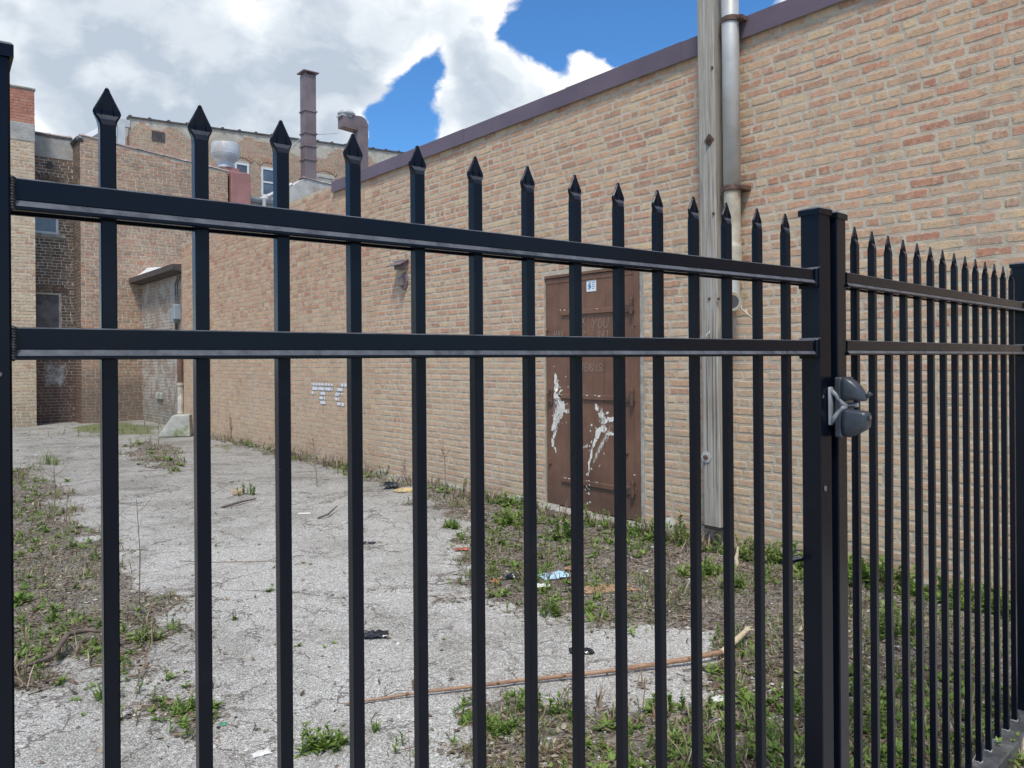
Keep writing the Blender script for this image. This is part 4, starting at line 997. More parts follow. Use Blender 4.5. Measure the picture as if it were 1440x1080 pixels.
# the chimney breast in pale brick and its red stack
ztop_st = B.px(30, 172)[1]; zst = B.px(30, 196)[1]; zch = B.px(30, 124)[1]; xc1 = RX0
mb = MB(); mb.box(xch0 - .25, xc1, 0, RY + .001, -.2, zst); mb.build('chimney_breast', M_mortar_tan, rear)
mb = MB(); lay(mb, course_rects(xch0 - .25, xc1, 0, zst, .076, .215, .021)); mb.build('breast_brickwork', M_brick_tan, rear, kind='stuff', fix=False)
mb = MB(); mb.box(xch0, xc1 + .012, -.014, .7, zst - .02, ztop_st, bev=.01); mb.build('render_band', M_stucco, rear)
chm = MB(); chm.box(xch0, xc1, 0.01, .65, ztop_st, zch); chm = chm.build('chimney', M_mortar_face, rear)
mb = MB(); lay(mb, course_rects(xch0, xc1, ztop_st, zch, .072, .21, .014), fixed=.01); lay(mb, course_rects(.01, .65, ztop_st, zch, .072, .21, .014), axis_x=False, fixed=xc1, flip=-1)
lay(mb, course_rects(.01, .65, ztop_st, zch, .072, .21, .014), axis_x=False, fixed=xch0)
mb.build('stack_brickwork', M_brick_face, chm, kind='stuff', fix=False)
mb = MB(); mb.box(xch0 - .03, xc1 + .03, -.02, .68, zch, zch + .05, bev=.01); mb.build('chimney_cap', M_sill, chm)
# clay tile coping, tile after tile
def tile_coping(frame, xa, xb, ztop, y0, depth, parent, L=.62, m_=None, r=.10):
    x = xa; i = 0
    while x < xb - .05:
        b = min(x + L, xb); mb = MB(); za, zb = ztop(x), ztop(b)
        n_ = 7; vs = []
        for (xx, zz, k_) in ((x, za, 1.0), (x + .06, za, 1.28), (x + .10, za, 1.0), (b, zb, .95)):
            for k in range(n_):
                a = math.pi * k / (n_ - 1); vs.append((xx, y0 + depth / 2 - math.cos(a) * (depth / 2 + .03) * (1 + (k_ - 1) * .25), zz + math.sin(a) * r * .62 * k_))
        fs = [(q_ * n_ + k, q_ * n_ + k + 1, (q_ + 1) * n_ + k + 1, (q_ + 1) * n_ + k) for q_ in range(3) for k in range(n_ - 1)] + [tuple(range(n_)), tuple(range(3 * n_, 4 * n_))]
        mb.add(vs, fs); mb.build('coping_tile', m_ or M_tile, parent); x = b; i += 1
tile_coping(B, 0, RX1 + .02, topB, 0, .3, rear)
zr0, zr1 = B.px(50, 192, RY)[1], B.px(103, 204, RY)[1]
mb = MB(); mb.box(-3.4, -.01, RY - .03, RY + .3, 7.2, 7.26); mb.build('parapet_flashing', M_tiledark, rear)
tile_coping(B, RX0 - .05, -.02, lambda x: 7.26, RY, .3, rear, L=.45)
mb = MB(); mb.tube([(0.0, -.02, 7.0), (.0, .2, 7.1), (0, .9, 7.12)], .07, 8); mb.build('corner_flashing', M_tiledark, rear)

# lower wing between the rear building and the long building: stuccoed parapet, pale gutter
wing = thing('brick_building', 'low wing with flaking white parapet and pale gutter, behind the far coping end', 'building', (ob.x, ob.y, 0), AB)
px0, _ = B.px(408, 270); px1_, _ = B.px(560, 270); zw0 = B.px(420, 249)[1]; zw1 = B.px(490, 264)[1]
mb = MB(); mb.add([(px0, 0, 0), (px1_, 0, 0), (px1_, 0, zw1 - .2), (px0 + .45, 0, zw0), (px0, 0, zw0 - .35), (px0, 4, 0), (px1_, 4, 0), (px1_, 4, zw1 - .2), (px0 + .45, 4, zw0), (px0, 4, zw0 - .35)],
                  [(0, 1, 2, 3, 4), (5, 9, 8, 7, 6), (0, 4, 9, 5), (1, 6, 7, 2), (4, 3, 8, 9), (3, 2, 7, 8)]); mb.build('parapet_wall', M_whitestucco, wing)
tile_coping(B, px0 + .4, px1_, lambda x: zw0 + (zw1 - .2 - zw0) * (x - px0 - .4) / (px1_ - px0 - .4), 0, .3, wing, m_=M_tile)
mb = MB(); mb.box(px0 + .4, px1_, -.03, .33, zw1 - .26, zw1 - .2) ; 
gz = B.px(380, 279, .3)[1]
mb = MB(); mb.box(RX1 + .02, px0 - .01, .5, 5.5, 0, gz - .1); mb.build('wing_wall', M_mortar_up, wing)
mb = MB(); mb.extx([(.38, gz), (.5, gz), (.5, gz - .13), (.44, gz - .13), (.39, gz - .05)], RX1 + .05, px0 - .02); mb.build('gutter', M_gutter, wing)
mb = MB(); mb.box(RX1 + .05, px0 - .01, .5, 5.5, gz - .1, gz - .02); mb.build('wing_roof', M_roof, wing)
(ax_, az_), (bx_, bz_) = B.px(376, 277, .35), B.px(410, 260, .1)
mb = MB(); mb.tube([(ax_, .3, az_), (bx_, .05, bz_)], .07, 8); mb.build('sloping_gutter', M_gutter, wing)
x_, z_ = B.px(372, 290, .3); mb = MB(); mb.tube([(x_, .32, gz - .05), (x_, .32, gz - 1.6)], .055, 8); mb.build('downpipe', M_gutter, wing)

# annex between: whitewashed brick with a sloping dark roof edge
da = s_dir; AX = Frame(BW.w(-.001, .12, 0) + s_dir * 0, BW.a)
annex = thing('brick_shed', 'small whitewashed brick lean-to with dark eave and meter box, in the far corner', 'shed', (BW.o.x, BW.o.y, 0), BW.a)
AY = .12; ax0, _ = BW.px(200, 500, AY); azt = BW.px(225, 394, AY)[1]
mb = MB(); mb.box(ax0, -.001, AY, AY + 3.5, -.2, azt); mb.build('shed_wall', M_mortar_white, annex)
mb = MB(); lay(mb, course_rects(ax0, -.002, 0, azt, .076, .215, .021), fixed=AY); mb.build('shed_brickwork', M_brick_white, annex, kind='stuff', fix=False)
mb = MB(); lay(mb, course_rects(AY, AY + 2.5, 0, azt, .076, .215, .021), axis_x=False, fixed=ax0); mb.build('shed_end_brickwork', M_brick_white, annex, kind='stuff', fix=False)
mb = MB(); mb.extx([(AY - .28, azt + .04), (AY - .28, azt + .16), (AY + 3.5, azt + .5), (AY + 3.5, azt + .1), (AY, azt)], ax0 - .22, -.005); mb.build('shed_roof', M_tiledark, annex)
mb = MB(); mb.extx([(AY - .285, azt + .045), (AY - .285, azt + .155), (AY - .31, azt + .165), (AY - .31, azt + .035)], ax0 - .22, -.005); mb.build('eave_board', simple('dark_eave', (.07, .06, .06), .5, .2, 3), annex)
# roof tarpaulin lying on it
mb = MB(); ta, tz = azt + .2, 0
tarp_pts = []
for i in range(9):
    for j in range(5):
        x = ax0 - .05 + i * 1.35 / 8; y = AY - .2 + j * .35
        tarp_pts.append((x, y, azt + .17 + (j * .35) * .1 + .30 * (1 - i / 8) ** .6 * math.sin(math.pi * min(1, j / 3)) + random.uniform(0, .03)))
mb.add([(x, y, z) for x, y, z in tarp_pts], [(i * 5 + j, (i + 1) * 5 + j, (i + 1) * 5 + j + 1, i * 5 + j + 1) for i in range(8) for j in range(4)])
tp = mb.build('tarpaulin', simple('white_tarp', (.62, .62, .62), .6, .1, 6), None, loc=BW.o)
tp.rotation_euler = (0, 0, BW.a); tp['label'] = 'crumpled white tarpaulin lying on the dark roof of the little lean-to'; tp['category'] = 'tarpaulin'
(qx, qz) = BW.px(245, 441, AY - .1)
mb = MB(); mb.box(qx - .16, qx + .04, AY - .14, AY, qz - .2, qz + .12, bev=.015); mb.box(qx + .05, qx + .2, AY - .16, AY - .001, qz - .14, qz + .2, bev=.015); mb.build('meter_box', M_box, annex)
mb = MB()
for dx in (-.07, .1): mb.tube([(qx + dx, AY - .05, qz + .1), (qx + dx - .02, AY - .05, qz + .7), (qx + dx + .08, AY - .05, azt - .15), (qx + dx + .2, AY - .05, azt - .05)], .016, 6)
mb.tube([(qx - .06, AY - .05, qz - .2), (qx - .06, AY - .05, qz - .6)], .03, 6); mb.build('cable', M_board, annex)
dpx, dz1_ = BW.px(254, 500, -.05)
dzm, dzl = BW.px(254, 540, -.05)[1], BW.px(254, 582, -.05)[1]
mb = MB(); mb.tube([(dpx, -.06, dzm), (dpx, -.06, BW.px(254, 478, -.05)[1])], .06, 10); mb.build('upper_downpipe', M_pvc, annex)
mb = MB(); mb.tube([(dpx, -.06, dzl), (dpx, -.06, dzm)], .058, 10); mb.build('lower_downpipe', M_pvc2, annex)
mb = MB()
for z in (dzm, dzl): mb.tube([(dpx, -.06, z - .03), (dpx, -.06, z + .03)], .075, 10)
mb.build('pipe_collar', M_galvrust, annex)
(ux, uz) = BW.px(226, 556, AY); mb = MB(); mb.box(ux - .25, ux + .22, AY - .06, AY, uz - .09, uz + .07, bev=.01); mb.build('stone_block', M_conc, annex)
# concrete block standing against the corner
c1 = gpt(243, 614); blk = MB(); 
blk.add([(-.30, -.2, 0), (.32, -.2, 0), (.32, .25, 0), (-.30, .25, 0), (-.02, -.16, .43), (.30, -.18, .44), (.30, .2, .44), (-.02, .2, .43)], [(3, 2, 1, 0), (4, 5, 6, 7), (0, 1, 5, 4), (1, 2, 6, 5), (2, 3, 7, 6), (3, 0, 4, 7)])
b_ = blk.build('concrete_block', M_conc, None, loc=(c1.x, c1.y + .1, 0)); b_.rotation_euler = (0, 0, .25); b_['label'] = 'sloping mossy grey concrete block at the foot of the rusty downpipe'; b_['category'] = 'block'
bv = b_.modifiers.new('bevel', 'BEVEL'); bv.width = .02; bv.segments = 2

# upper building behind
oc = Vector((-.4954 * 26, 26, 0)); C = Frame(oc, AB)
upb = thing('brick_building', 'tallest old brick building behind the rooftops, three arched windows under its long sloping parapet', 'building', (oc.x, oc.y, 0), AB)
cx1, cz1 = C.px(600, 220); cz0 = C.px(185, 166)[1]; topC = lambda x: cz0 + (cz1 - cz0) * x / cx1
wins = []
for (a, b, c_, d_) in ((330, 350, 228, 272), (367, 387, 235, 278), (444, 470, 246, 275)):
    x0, z1 = C.px(a, c_); x1, z0 = C.px(b, d_); wins.append((x0, x1, z0, z1))
mb = MB(); mb.add([(0, .0, 0), (cx1, .0, 0), (cx1, .0, cz1), (0, .0, cz0), (0, 9, 0), (cx1, 9, 0), (cx1, 9, cz1 - .5), (0, 9, cz0 - .9)], [(0, 1, 2, 3), (4, 7, 6, 5), (0, 3, 7, 4), (1, 5, 6, 2), (3, 2, 6, 7), (0, 4, 5, 1)]); mb.build('front_wall', M_mortar_up, upb)
mb = MB(); lay(mb, course_rects(0, cx1, 5.0, 12, .076, .215, .021, [(x0, x1, z0, z1 + .05) for x0, x1, z0, z1 in wins], top=lambda x: topC(x) - .35 + .22 * math.sin(x * 1.7) + .12 * math.sin(x * 5.1)), fixed=0.)
for x0, x1, z0, z1 in wins: soldier_arch(mb, x0 - .05, x1 + .05, z1 + .06, .16, 9, .17, -.02)
mb.build('front_brickwork', M_brick_up, upb, kind='stuff', fix=False)
mb = MB(); lay(mb, course_rects(0, 5, 5.0, cz0 - .5, .076, .215, .021), axis_x=False); mb.build('side_brickwork', M_brick_up, upb, kind='stuff', fix=False)
x = 0
while x < cx1 - .1:
    b = min(x + .62, cx1); mb = MB(); za, zb = topC(x), topC(b)
    mb.add([(x, -.04, za - .01), (x, .3, za - .01), (x, .3, za + .05), (x, -.04, za + .05), (b, -.04, zb - .01), (b, .3, zb - .01), (b, .3, zb + .045), (b, -.04, zb + .045)], [(0, 1, 2, 3), (4, 7, 6, 5), (0, 4, 5, 1), (3, 2, 6, 7), (0, 3, 7, 4), (1, 5, 6, 2)])
    mb.box(x - .03, x + .05, -.06, .31, za - .01, za + .085); mb.build('coping_tile', M_tiledark, upb); x = b
for i, (x0, x1, z0, z1) in enumerate(wins):
    t = .07; f_ = MB(); y0, y1 = -.035, -.004
    f_.box(x0, x0 + t, y0, y1, z0, z1); f_.box(x1 - t, x1, y0, y1, z0, z1); f_.box(x0 + t, x1 - t, y0, y1, z0, z0 + t); f_.box(x0 + t, x1 - t, y0, y1, z1 - t, z1); f_.box(x0 + t, x1 - t, y0 + .005, y1, (z0 + z1) / 2 - .03, (z0 + z1) / 2 + .03)
    f_ = f_.build('window', M_white if i < 2 else M_stucco, upb)
    mb = MB(); mb.box(x0 + t, x1 - t, -.014, -.006, z0 + t, z1 - t); mb.build('pane', M_glass if i < 2 else M_stucco, f_)
# pale box gutter at its left end
x_, z_ = C.px(186, 176)
mb = MB(); mb.extx([(-.05, z_ - .1), (-.05, z_ + .14), (.1, z_ + .14), (.1, z_ - .1)], -.5, -.01)
mb.tube([(-.5, .0, z_ - .05), (-1.6, -.4, z_ - 1.0)], .13, 4); mb.build('box_gutter', M_gutter, upb)
mb = MB(); mb.box(-.38, -.16, -.05, .1, z_ - 1.4, z_ - .1); mb.build('gutter_post', M_gutter, upb)
(hx, hz) = C.px(222, 192); mb = MB(); mb.box(hx - .2, hx + .22, -.03, -.016, hz - .17, hz + .17); mb.box(hx - .05, hx - .02, -.05, -.03, hz - .17, hz + .17); mb.box(hx + .06, hx + .09, -.05, -.03, hz - .17, hz + .17); mb.build('wall_grille', M_tiledark, upb)

# rooftop ducts
def roof_thing(fr, px, py, yoff, name, label, cat):
    x, z = fr.px(px, py, yoff); o_ = fr.w(x, yoff, 0); t_ = thing(name, label, cat, (o_.x, o_.y, 0), fr.a); return t_, x, (lambda p_x, p_y: (fr.px(p_x, p_y, yoff)[0] - x, fr.px(p_x, p_y, yoff)[1]))
t_, _, L2 = roof_thing(B, 434, 240, 3.0, 'exhaust_stack', 'tall square brown metal flue with a flat rain cap, rising against the clouds', 'flue')
(a, zt), (b, zb) = L2(424, 107), L2(444, 246)
hw_ = (b - a) / 2 * .82
segs = [zb - 2.2, L2(434, 188)[1], L2(434, 158)[1], zt]
ys = [L2(434, y)[1] for y in (246, 226, 207, 189, 158, 107)]
ys[0] = 5.0
for i in range(5):
    mb = MB(); mb.box(-hw_, hw_, -hw_, hw_, ys[i], ys[i + 1] - .001, bev=.01); mb.build('duct_section', M_duct, t_)
    if i < 4: mb = MB(); mb.box(-hw_ - .03, hw_ + .03, -hw_ - .03, hw_ + .03, ys[i + 1] - .03, ys[i + 1] + .025, bev=.008); mb.build('duct_flange', M_duct, t_)
mb = MB(); c_ = hw_ + .08; mb.box(-c_, c_, -c_, c_, zt + .12, zt + .15); mb.add([(-c_, -c_, zt + .15), (c_, -c_, zt + .15), (c_, c_, zt + .15), (-c_, c_, zt + .15), (0, 0, zt + .22)], [(0, 1, 4), (1, 2, 4), (2, 3, 4), (3, 0, 4)])
for sx in (-1, 1):
    for sy in (-1, 1): mb.box(sx * hw_ * .8 - .02, sx * hw_ * .8 + .02, sy * hw_ * .8 - .02, sy * hw_ * .8 + .02, zt - .01, zt + .125)
mb.build('rain_cap', M_duct, t_)
mb = MB(); w1 = L2(420, 196); mb.tube([(-.1, 0, ys[3]), (w1[0] - .1, .6, ys[3] - .5)], .02, 6)
(gx2, gz2) = L2(478, 184); mb.tube([(.1, 0, ys[3] + .0), (gx2, .15, gz2 - .05)], .012, 6); mb.build('guy_wire', M_gutter, t_)

t_, _, L2 = roof_thing(B, 507, 220, 2.0, 'exhaust_duct', 'brown gooseneck duct bending over to a pale round vent cap, right of the tall flue', 'duct')
w_ = (L2(516, 200)[0] - L2(500, 200)[0]) / 2 * .9; zt = L2(507, 166)[1]
mb = MB(); mb.box(-w_, w_, -w_, w_, 5.0, zt - .35, bev=.01)
n_ = 7; sec = []
for k in range(n_):
    a = math.pi / 2 * k / (n_ - 1); sec.append((math.cos(a), math.sin(a)))
r_ = .3
poly = [(-w_, zt - .349), (w_, zt - .349)] + [(w_ - r_ + r_ * c, zt - r_ + r_ * s_) for c, s_ in sec] 
xl_, _ = L2(479, 180)
poly += [(xl_, zt - .06), (xl_, zt - .46), (-w_ - .02, zt - .5)]
mb.prism(poly, -w_, w_); mb.build('duct_elbow', M_duct, t_)
vx, vz = L2(487, 166); mb = MB(); mb.lathe([(.16, zt - .05), (.15, vz + .05), (.27, vz + .08), (.30, vz + .14), (.22, vz + .22), (.08, vz + .25)], (vx, 0, 0), 18); mb.smooth = True; mb.build('vent_cap', M_alu, t_)
mb = MB(); mb.box(vx - .26, vx + .1, -.2, .2, zt - .10, zt - .045); mb.build('vent_base', M_alu, t_)

t_, _, L2 = roof_thing(B, 317, 230, 1.0, 'roof_fan', 'big spun aluminium exhaust fan bowl standing above the faded red duct', 'fan')
r_ = (L2(338, 215)[0] - L2(297, 215)[0]) / 2 * .93; f1, f2, f3, f4 = [L2(317, y)[1] for y in (203, 218, 224, 236)]
mb = MB(); mb.lathe([(r_ * .9, f1 - .04), (r_ * .97, f1), (r_, f1 - .02), (r_, f2), (r_ * .93, f3), (r_ * .62, f3 - .08), (r_ * .6, f4), (r_ * .72, f4 - .02)], (0, 0, 0), 28); mb.smooth = True; mb.build('fan_bowl', M_alu, t_)
mb = MB(); mb.tube([(0, 0, f2 - .005), (0, 0, f2 + .02)], r_ * 1.01, 28); mb.build('fan_band', M_alu, t_)
mb = MB(); xq = L2(310, 240)[0]; xw = L2(332, 240)[0]; mb.box(xq, xw, -.25, .25, 5.0, f4 - .03); mb.build('fan_curb', M_pink, t_)
t_, _, L2 = roof_thing(B, 333, 265, .2, 'rooftop_duct', 'faded pinkish red rectangular duct box rising from the roof below the fan bowl', 'duct')
x0, z1 = L2(320, 243); x1, _ = L2(347, 243); mb = MB(); mb.box(x0, x1, -.3, .25, 4.6, z1, bev=.02); mb.build('duct_box', M_pink, t_)
mb = MB(); mb.box(x0 - .3, x0 - .01, -.1, .2, z1 - .42, z1 - .18, bev=.03); mb.box(x0 - .28, x0 - .01, -.1, .2, z1 - 1.0, z1 - .45); mb.build('duct_damper', M_tiledark, t_)

# ------------------------------------------------------------------ things lying about
def curve_thing(name, label, cat, pts, rad, m_, n=8, group='sticks and branches lying in the lot', parts=None, knots=0):
    c = Vector(pts[0]); t = thing(name, label, cat, c, 0, group)
    mb = MB(); P = []; R = []
    for i in range(len(pts) - 1):
        a, b = Vector(pts[i]), Vector(pts[i + 1]); k = 4
        for j in range(k):
            f = j / k; P.append(a.lerp(b, f) - c + Vector([random.uniform(-1, 1) * rad[i] * .18 for _ in range(3)])); R.append((rad[i] * (1 - f) + rad[i + 1] * f) * random.uniform(.93, 1.08))
    P.append(Vector(pts[-1]) - c); R.append(rad[-1]); mb.tube(P, R, n); mb.smooth = True
    mb.build('stem', m_, t); return t, P
G_ = lambda px, py, up=0.: gpt(px, py) + Vector((0, 0, up))
t, P = curve_thing('fallen_branch', 'long peeled orange-brown branch lying across the asphalt with a pale broken end', 'branch', [G_(484, 994, .012), G_(600, 979, .02), G_(730, 961, .022), G_(850, 950, .026), G_(950, 938, .03), G_(1015, 929, .034)], [.004, .007, .009, .010, .012, .013], M_branch, 12)
c = Vector(t.location)
mb = MB(); e0, e1, e2 = G_(1014, 929, .034) - c, G_(1035, 916, .042) - c, G_(1050, 906, .05) - c
mb.tube([e0, e1, e2], [.0135, .016, .012], 10)
for i in range(9):
    d = Vector((random.uniform(-.03, .05), random.uniform(-.02, .05), random.uniform(0, .03))); mb.tube([e2 - d * .3, e2 + d * .6, e2 + d + Vector((.0, .0, -.01))], [.006, .004, .001], 5)
mb.build('broken_end', M_branch2, t)
mb = MB()
for f in (3, 7, 10, 13, 17): 
    mb.tube([P[f], P[f] + Vector((.01, -.012, .014))], [.010, .005], 7)
mb.build('branch_knot', M_branch, t)
curve_thing('stick', 'thin grey stick lying just behind the long orange-brown branch', 'stick', [G_(960, 945, .01), G_(1030, 938, .015), G_(1120, 930, .01)], [.004, .004, .002], M_twig, 6)
curve_thing('fallen_branch', 'crooked dark grey branch on the littered soil at the left', 'branch', [G_(40, 948, .03), G_(75, 940, .06), G_(95, 917, .08), G_(120, 905, .07), G_(150, 902, .05)], [.006, .012, .014, .011, .008], M_twig, 8)
curve_thing('stick', 'pale bent stem leaning on the weeds at lower left', 'stick', [G_(188, 985, .02), G_(200, 955, .03), G_(214, 920, .05), G_(213, 890, .08)], [.003, .003, .0025, .002], M_stalk, 6)
curve_thing('stick', 'short black forked twig lying on the asphalt between the second and third pickets', 'stick', [G_(312, 716, .01), G_(335, 712, .03), G_(360, 705, .02)], [.012, .012, .006], M_twig, 6)
curve_thing('stick', 'straight thin wire-like stick lying flat on the asphalt behind the third picket', 'stick', [G_(252, 791, .006), G_(300, 792, .006), G_(388, 790, .006)], [.0028, .003, .003], M_stalk, 5)
curve_thing('stick', 'dark broken twig on the asphalt right of the third picket', 'stick', [G_(447, 731, .01), G_(462, 728, .03), G_(475, 719, .05)], [.009, .010, .004], M_twig, 6)
curve_thing('stick', 'yellow split stub of wood standing in the weeds below the timber post', 'stick', [G_(1036, 800, .0), G_(1036, 799, .06), G_(1038, 798, .13)], [.016, .014, .006], M_branch2, 6)
def crumple(name, label, cat, px, py, sx, sy, sz, m_, seed, rot=0., n=9):
    """crumpled sheet with thickness: irregular outline, folds"""
    rr = random.Random(seed); c = gpt(px, py); mb = MB(); vs = []
    for j in range(n):
        for i in range(n):
            u, v = i / (n - 1) * 2 - 1, j / (n - 1) * 2 - 1; edge = max(abs(u), abs(v))
            k = 1 + .25 * mnoise.noise(Vector((u * 1.3 + seed, v * 1.3, 0)))
            z = sz * (.25 + .75 * abs(mnoise.noise(Vector((u * 2.2, v * 2.2, seed * 1.7))))) * 1.6 * (1 - .55 * edge ** 3) + rr.uniform(0, sz * .22)
            vs.append((u * sx * k + rr.uniform(-.08, .08) * sx, v * sy * k + rr.uniform(-.08, .08) * sy, max(.003, z)))
    N2 = n * n; vs2 = vs + [(x, y, z - .002) for x, y, z in vs]
    fs = [(j * n + i, j * n + i + 1, (j + 1) * n + i + 1, (j + 1) * n + i) for j in range(n - 1) for i in range(n - 1)]
    fs += [tuple(N2 + q_ for q_ in f[::-1]) for f in fs]
    mb.add(vs2, fs); o = mb.build(name, m_, None, loc=c, smooth=False); o.rotation_euler = (0, 0, rot); o['label'] = label; o['category'] = cat; o['group'] = {'bag': 'black plastic scraps on the ground'}.get(cat, 'litter scraps on the ground'); return o
crumple('plastic_bag', 'crumpled black plastic bag flat on the asphalt just right of the fourth picket', 'bag', 524, 893, .075, .045, .03, M_bag, 1, .1)
crumple('plastic_bag', 'small black bag scrap on the asphalt near the soil edge, behind the eighth picket', 'bag', 818, 915, .06, .03, .025, M_bag, 2, -.2)
crumple('plastic_bag', 'small black plastic scrap lying midway along the pale asphalt beside the fourth picket', 'bag', 516, 765, .07, .03, .02, M_bag, 3)
crumple('plastic_bag', 'small lump of black litter with yellow rubble at the foot of the wall', 'bag', 549, 688, .09, .06, .08, M_bag, 4)
crumple('plastic_bag', 'black wrapper half buried in leaves left of the blue litter', 'bag', 722, 815, .06, .035, .04, M_bag, 5)
crumple('wrapper', 'pale blue torn wrapper on brown cardboard scraps in front of the door', 'litter', 779, 813, .105, .075, .035, M_blue, 6, .3)
crumple('cardboard_scrap', 'flat wet brown cardboard scrap right of the blue wrapper', 'litter', 858, 830, .17, .07, .03, M_card, 7, .2)
crumple('cardboard_scrap', 'smaller curled brown cardboard scrap beside the top of the blue wrapper', 'litter', 808, 802, .07, .05, .035, M_card, 8, .9)
crumple('paper_scrap', 'dirty white paper scrap under the blue wrapper', 'litter', 762, 826, .05, .03, .025, M_paper, 9)
crumple('red_scrap', 'crumpled dark red scrap at the soil edge left of the sixth picket', 'litter', 650, 776, .05, .03, .025, M_red, 10)
crumple('orange_scrap', 'tiny orange scrap in the soil left of the blue wrapper', 'litter', 696, 820, .018, .014, .02, M_orange, 11)
crumple('paper_scrap', 'bright white paper scrap on the asphalt at bottom between second and third pickets', 'litter', 368, 1061, .035, .016, .014, M_paper, 12, .5)
crumple('green_wrapper', 'small green wrapper on the asphalt at lower left', 'litter', 314, 1023, .014, .01, .012, M_green, 13)
crumple('paper_scrap', 'thin white strip of litter on the asphalt right of the third picket', 'litter', 428, 724, .06, .018, .012, M_paper, 15)
crumple('paper_scrap', 'white paper crumpled in the rubble near the gate at lower right', 'litter', 1012, 995, .03, .02, .02, M_paper, 16)

def stone_mesh(rr, sx, sy, sz, n=2):
    import bmesh
    bm = bmesh.new(); bmesh.ops.create_icosphere(bm, subdivisions=n, radius=1)
    s_ = rr.uniform(0, 99)
    for v in bm.verts:
        d = 1 + .35 * mnoise.noise(v.co * 1.3 + Vector((s_, 0, 0))); v.co = Vector((v.co.x * sx * d, v.co.y * sy * d, v.co.z * sz * d))
    me_ = bpy.data.meshes.new('stone'); bm.to_mesh(me_); bm.free(); return me_
def rubble(name, label, cat, px, py, dims, m_, seed, box=False, rot=0.):
    c = gpt(px, py)
    if box:
        mb = MB(); sx, sy, sz = dims; mb.box(-sx, sx, -sy, sy, 0, sz * 2, bev=.008); me_ = mb.mesh(name, m_)
        for v in me_.vertices: v.co += Vector([random.uniform(-.006, .006) for _ in range(3)])
    else: me_ = stone_mesh(random.Random(seed), *dims); me_.materials.append(m_); c.z += dims[2] * .4
    o = link(name, me_, None, c); o.rotation_euler = (0, 0, rot); o['label'] = label; o['category'] = cat
rubble('brick_fragment', 'broken brown brick end on the damp asphalt right of the second picket', 'brick', 334, 697, (.06, .045, .03), M_brick, 1, True, .3)
rubble('concrete_chunk', 'chunk of yellowish rubble beside the black litter at the foot of the wall', 'rubble', 568, 692, (.12, .07, .035), simple('yellow_rubble', (.45, .34, .18), .9, .3, 20), 2)
rubble('concrete_chunk', 'rounded grey chunk standing against the wall right of the door', 'rubble', 943, 753, (.06, .05, .09), M_conc, 3)
rubble('concrete_chunk', 'brown lump of dirt in the weeds near the gate at lower right', 'rubble', 1008, 972, (.022, .02, .025), simple('brown_lump', (.12, .075, .05), .9, .3, 30), 4)
rubble('concrete_chunk', 'pale lumpy concrete chunk outside the base rail in the bottom right corner', 'rubble', 1462, 1062, (.10, .13, .05), simple('pale_rubble', (.58, .55, .5), .9, .3, 14, bscale=30, bstr=.9, bdist=.02), 5)

# ------------------------------------------------------------------ plants
def leaf(mb, base, yaw, pitch, L, W, droop, a, segs=3):
    c, s_ = math.cos(yaw), math.sin(yaw); vs = []
    x = 0; z = 0; p = pitch
    prof = [.25, 1., .8, 0.] if segs == 3 else [.6, 1, 0.]
    for i in range(segs + 1):
        w_ = W * prof[i] / 2
        cx, cy, cz = base[0] + x * c, base[1] + x * s_, base[2] + z
        if i == segs: vs.append((cx, cy, cz))
        else: vs += [(cx - s_ * w_, cy + c * w_, cz), (cx + s_ * w_, cy - c * w_, cz)]
        x += math.cos(p) * L / segs; z += math.sin(p) * L / segs; p -= droop
    fs = [(2 * i, 2 * i + 1, 2 * i + 3, 2 * i + 2) for i in range(segs - 1)] + [(2 * segs - 2, 2 * segs - 1, 2 * segs)]
    mb.add(vs, fs, a=a)
def rosette(mb, x, y, z, s_, rr, tall=0.):
    n = rr.randint(7, 13); a0 = rr.random()
    for k in range(n):
        leaf(mb, (x + rr.uniform(-.1, .1) * s_, y + rr.uniform(-.1, .1) * s_, z), rr.uniform(0, 6.28), rr.uniform(.3, 1.2), s_ * rr.uniform(.6, 1.1), s_ * rr.uniform(.16, .30), rr.uniform(.15, .5), min(1, max(0, a0 * .5 + rr.random() * .5)))
def herb(mb, x, y, z, h, rr, lw=.3):
    """upright little weed: stem with leaves up it"""
    n = rr.randint(8, 16); lx, ly = rr.uniform(-.25, .25) * h, rr.uniform(-.25, .25) * h
    a0 = rr.random() * .5
    for k in range(n):
        f = (k + .5) / n; leaf(mb, (x + lx * f, y + ly * f, z + h * f), rr.uniform(0, 6.28), rr.uniform(.0, .9), h * rr.uniform(.28, .5) * (1.1 - .5 * f), h * rr.uniform(.10, .18), rr.uniform(0, .4), min(1, a0 + rr.random() * .5), 2)
    mb.tube([(x, y, z), (x + lx, y + ly, z + h)], [.0018, .001], 4, a=.4)
def tuft(mb, x, y, z, h, n, rr):
    for k in range(n):
        leaf(mb, (x + rr.gauss(0, .3) * h * .3, y + rr.gauss(0, .3) * h * .3, z), rr.uniform(0, 6.28), rr.uniform(.8, 1.5), h * rr.uniform(.5, 1.1), .0045 * rr.uniform(.6, 1.3) + h * .02, rr.uniform(.1, .5), rr.random(), 2)
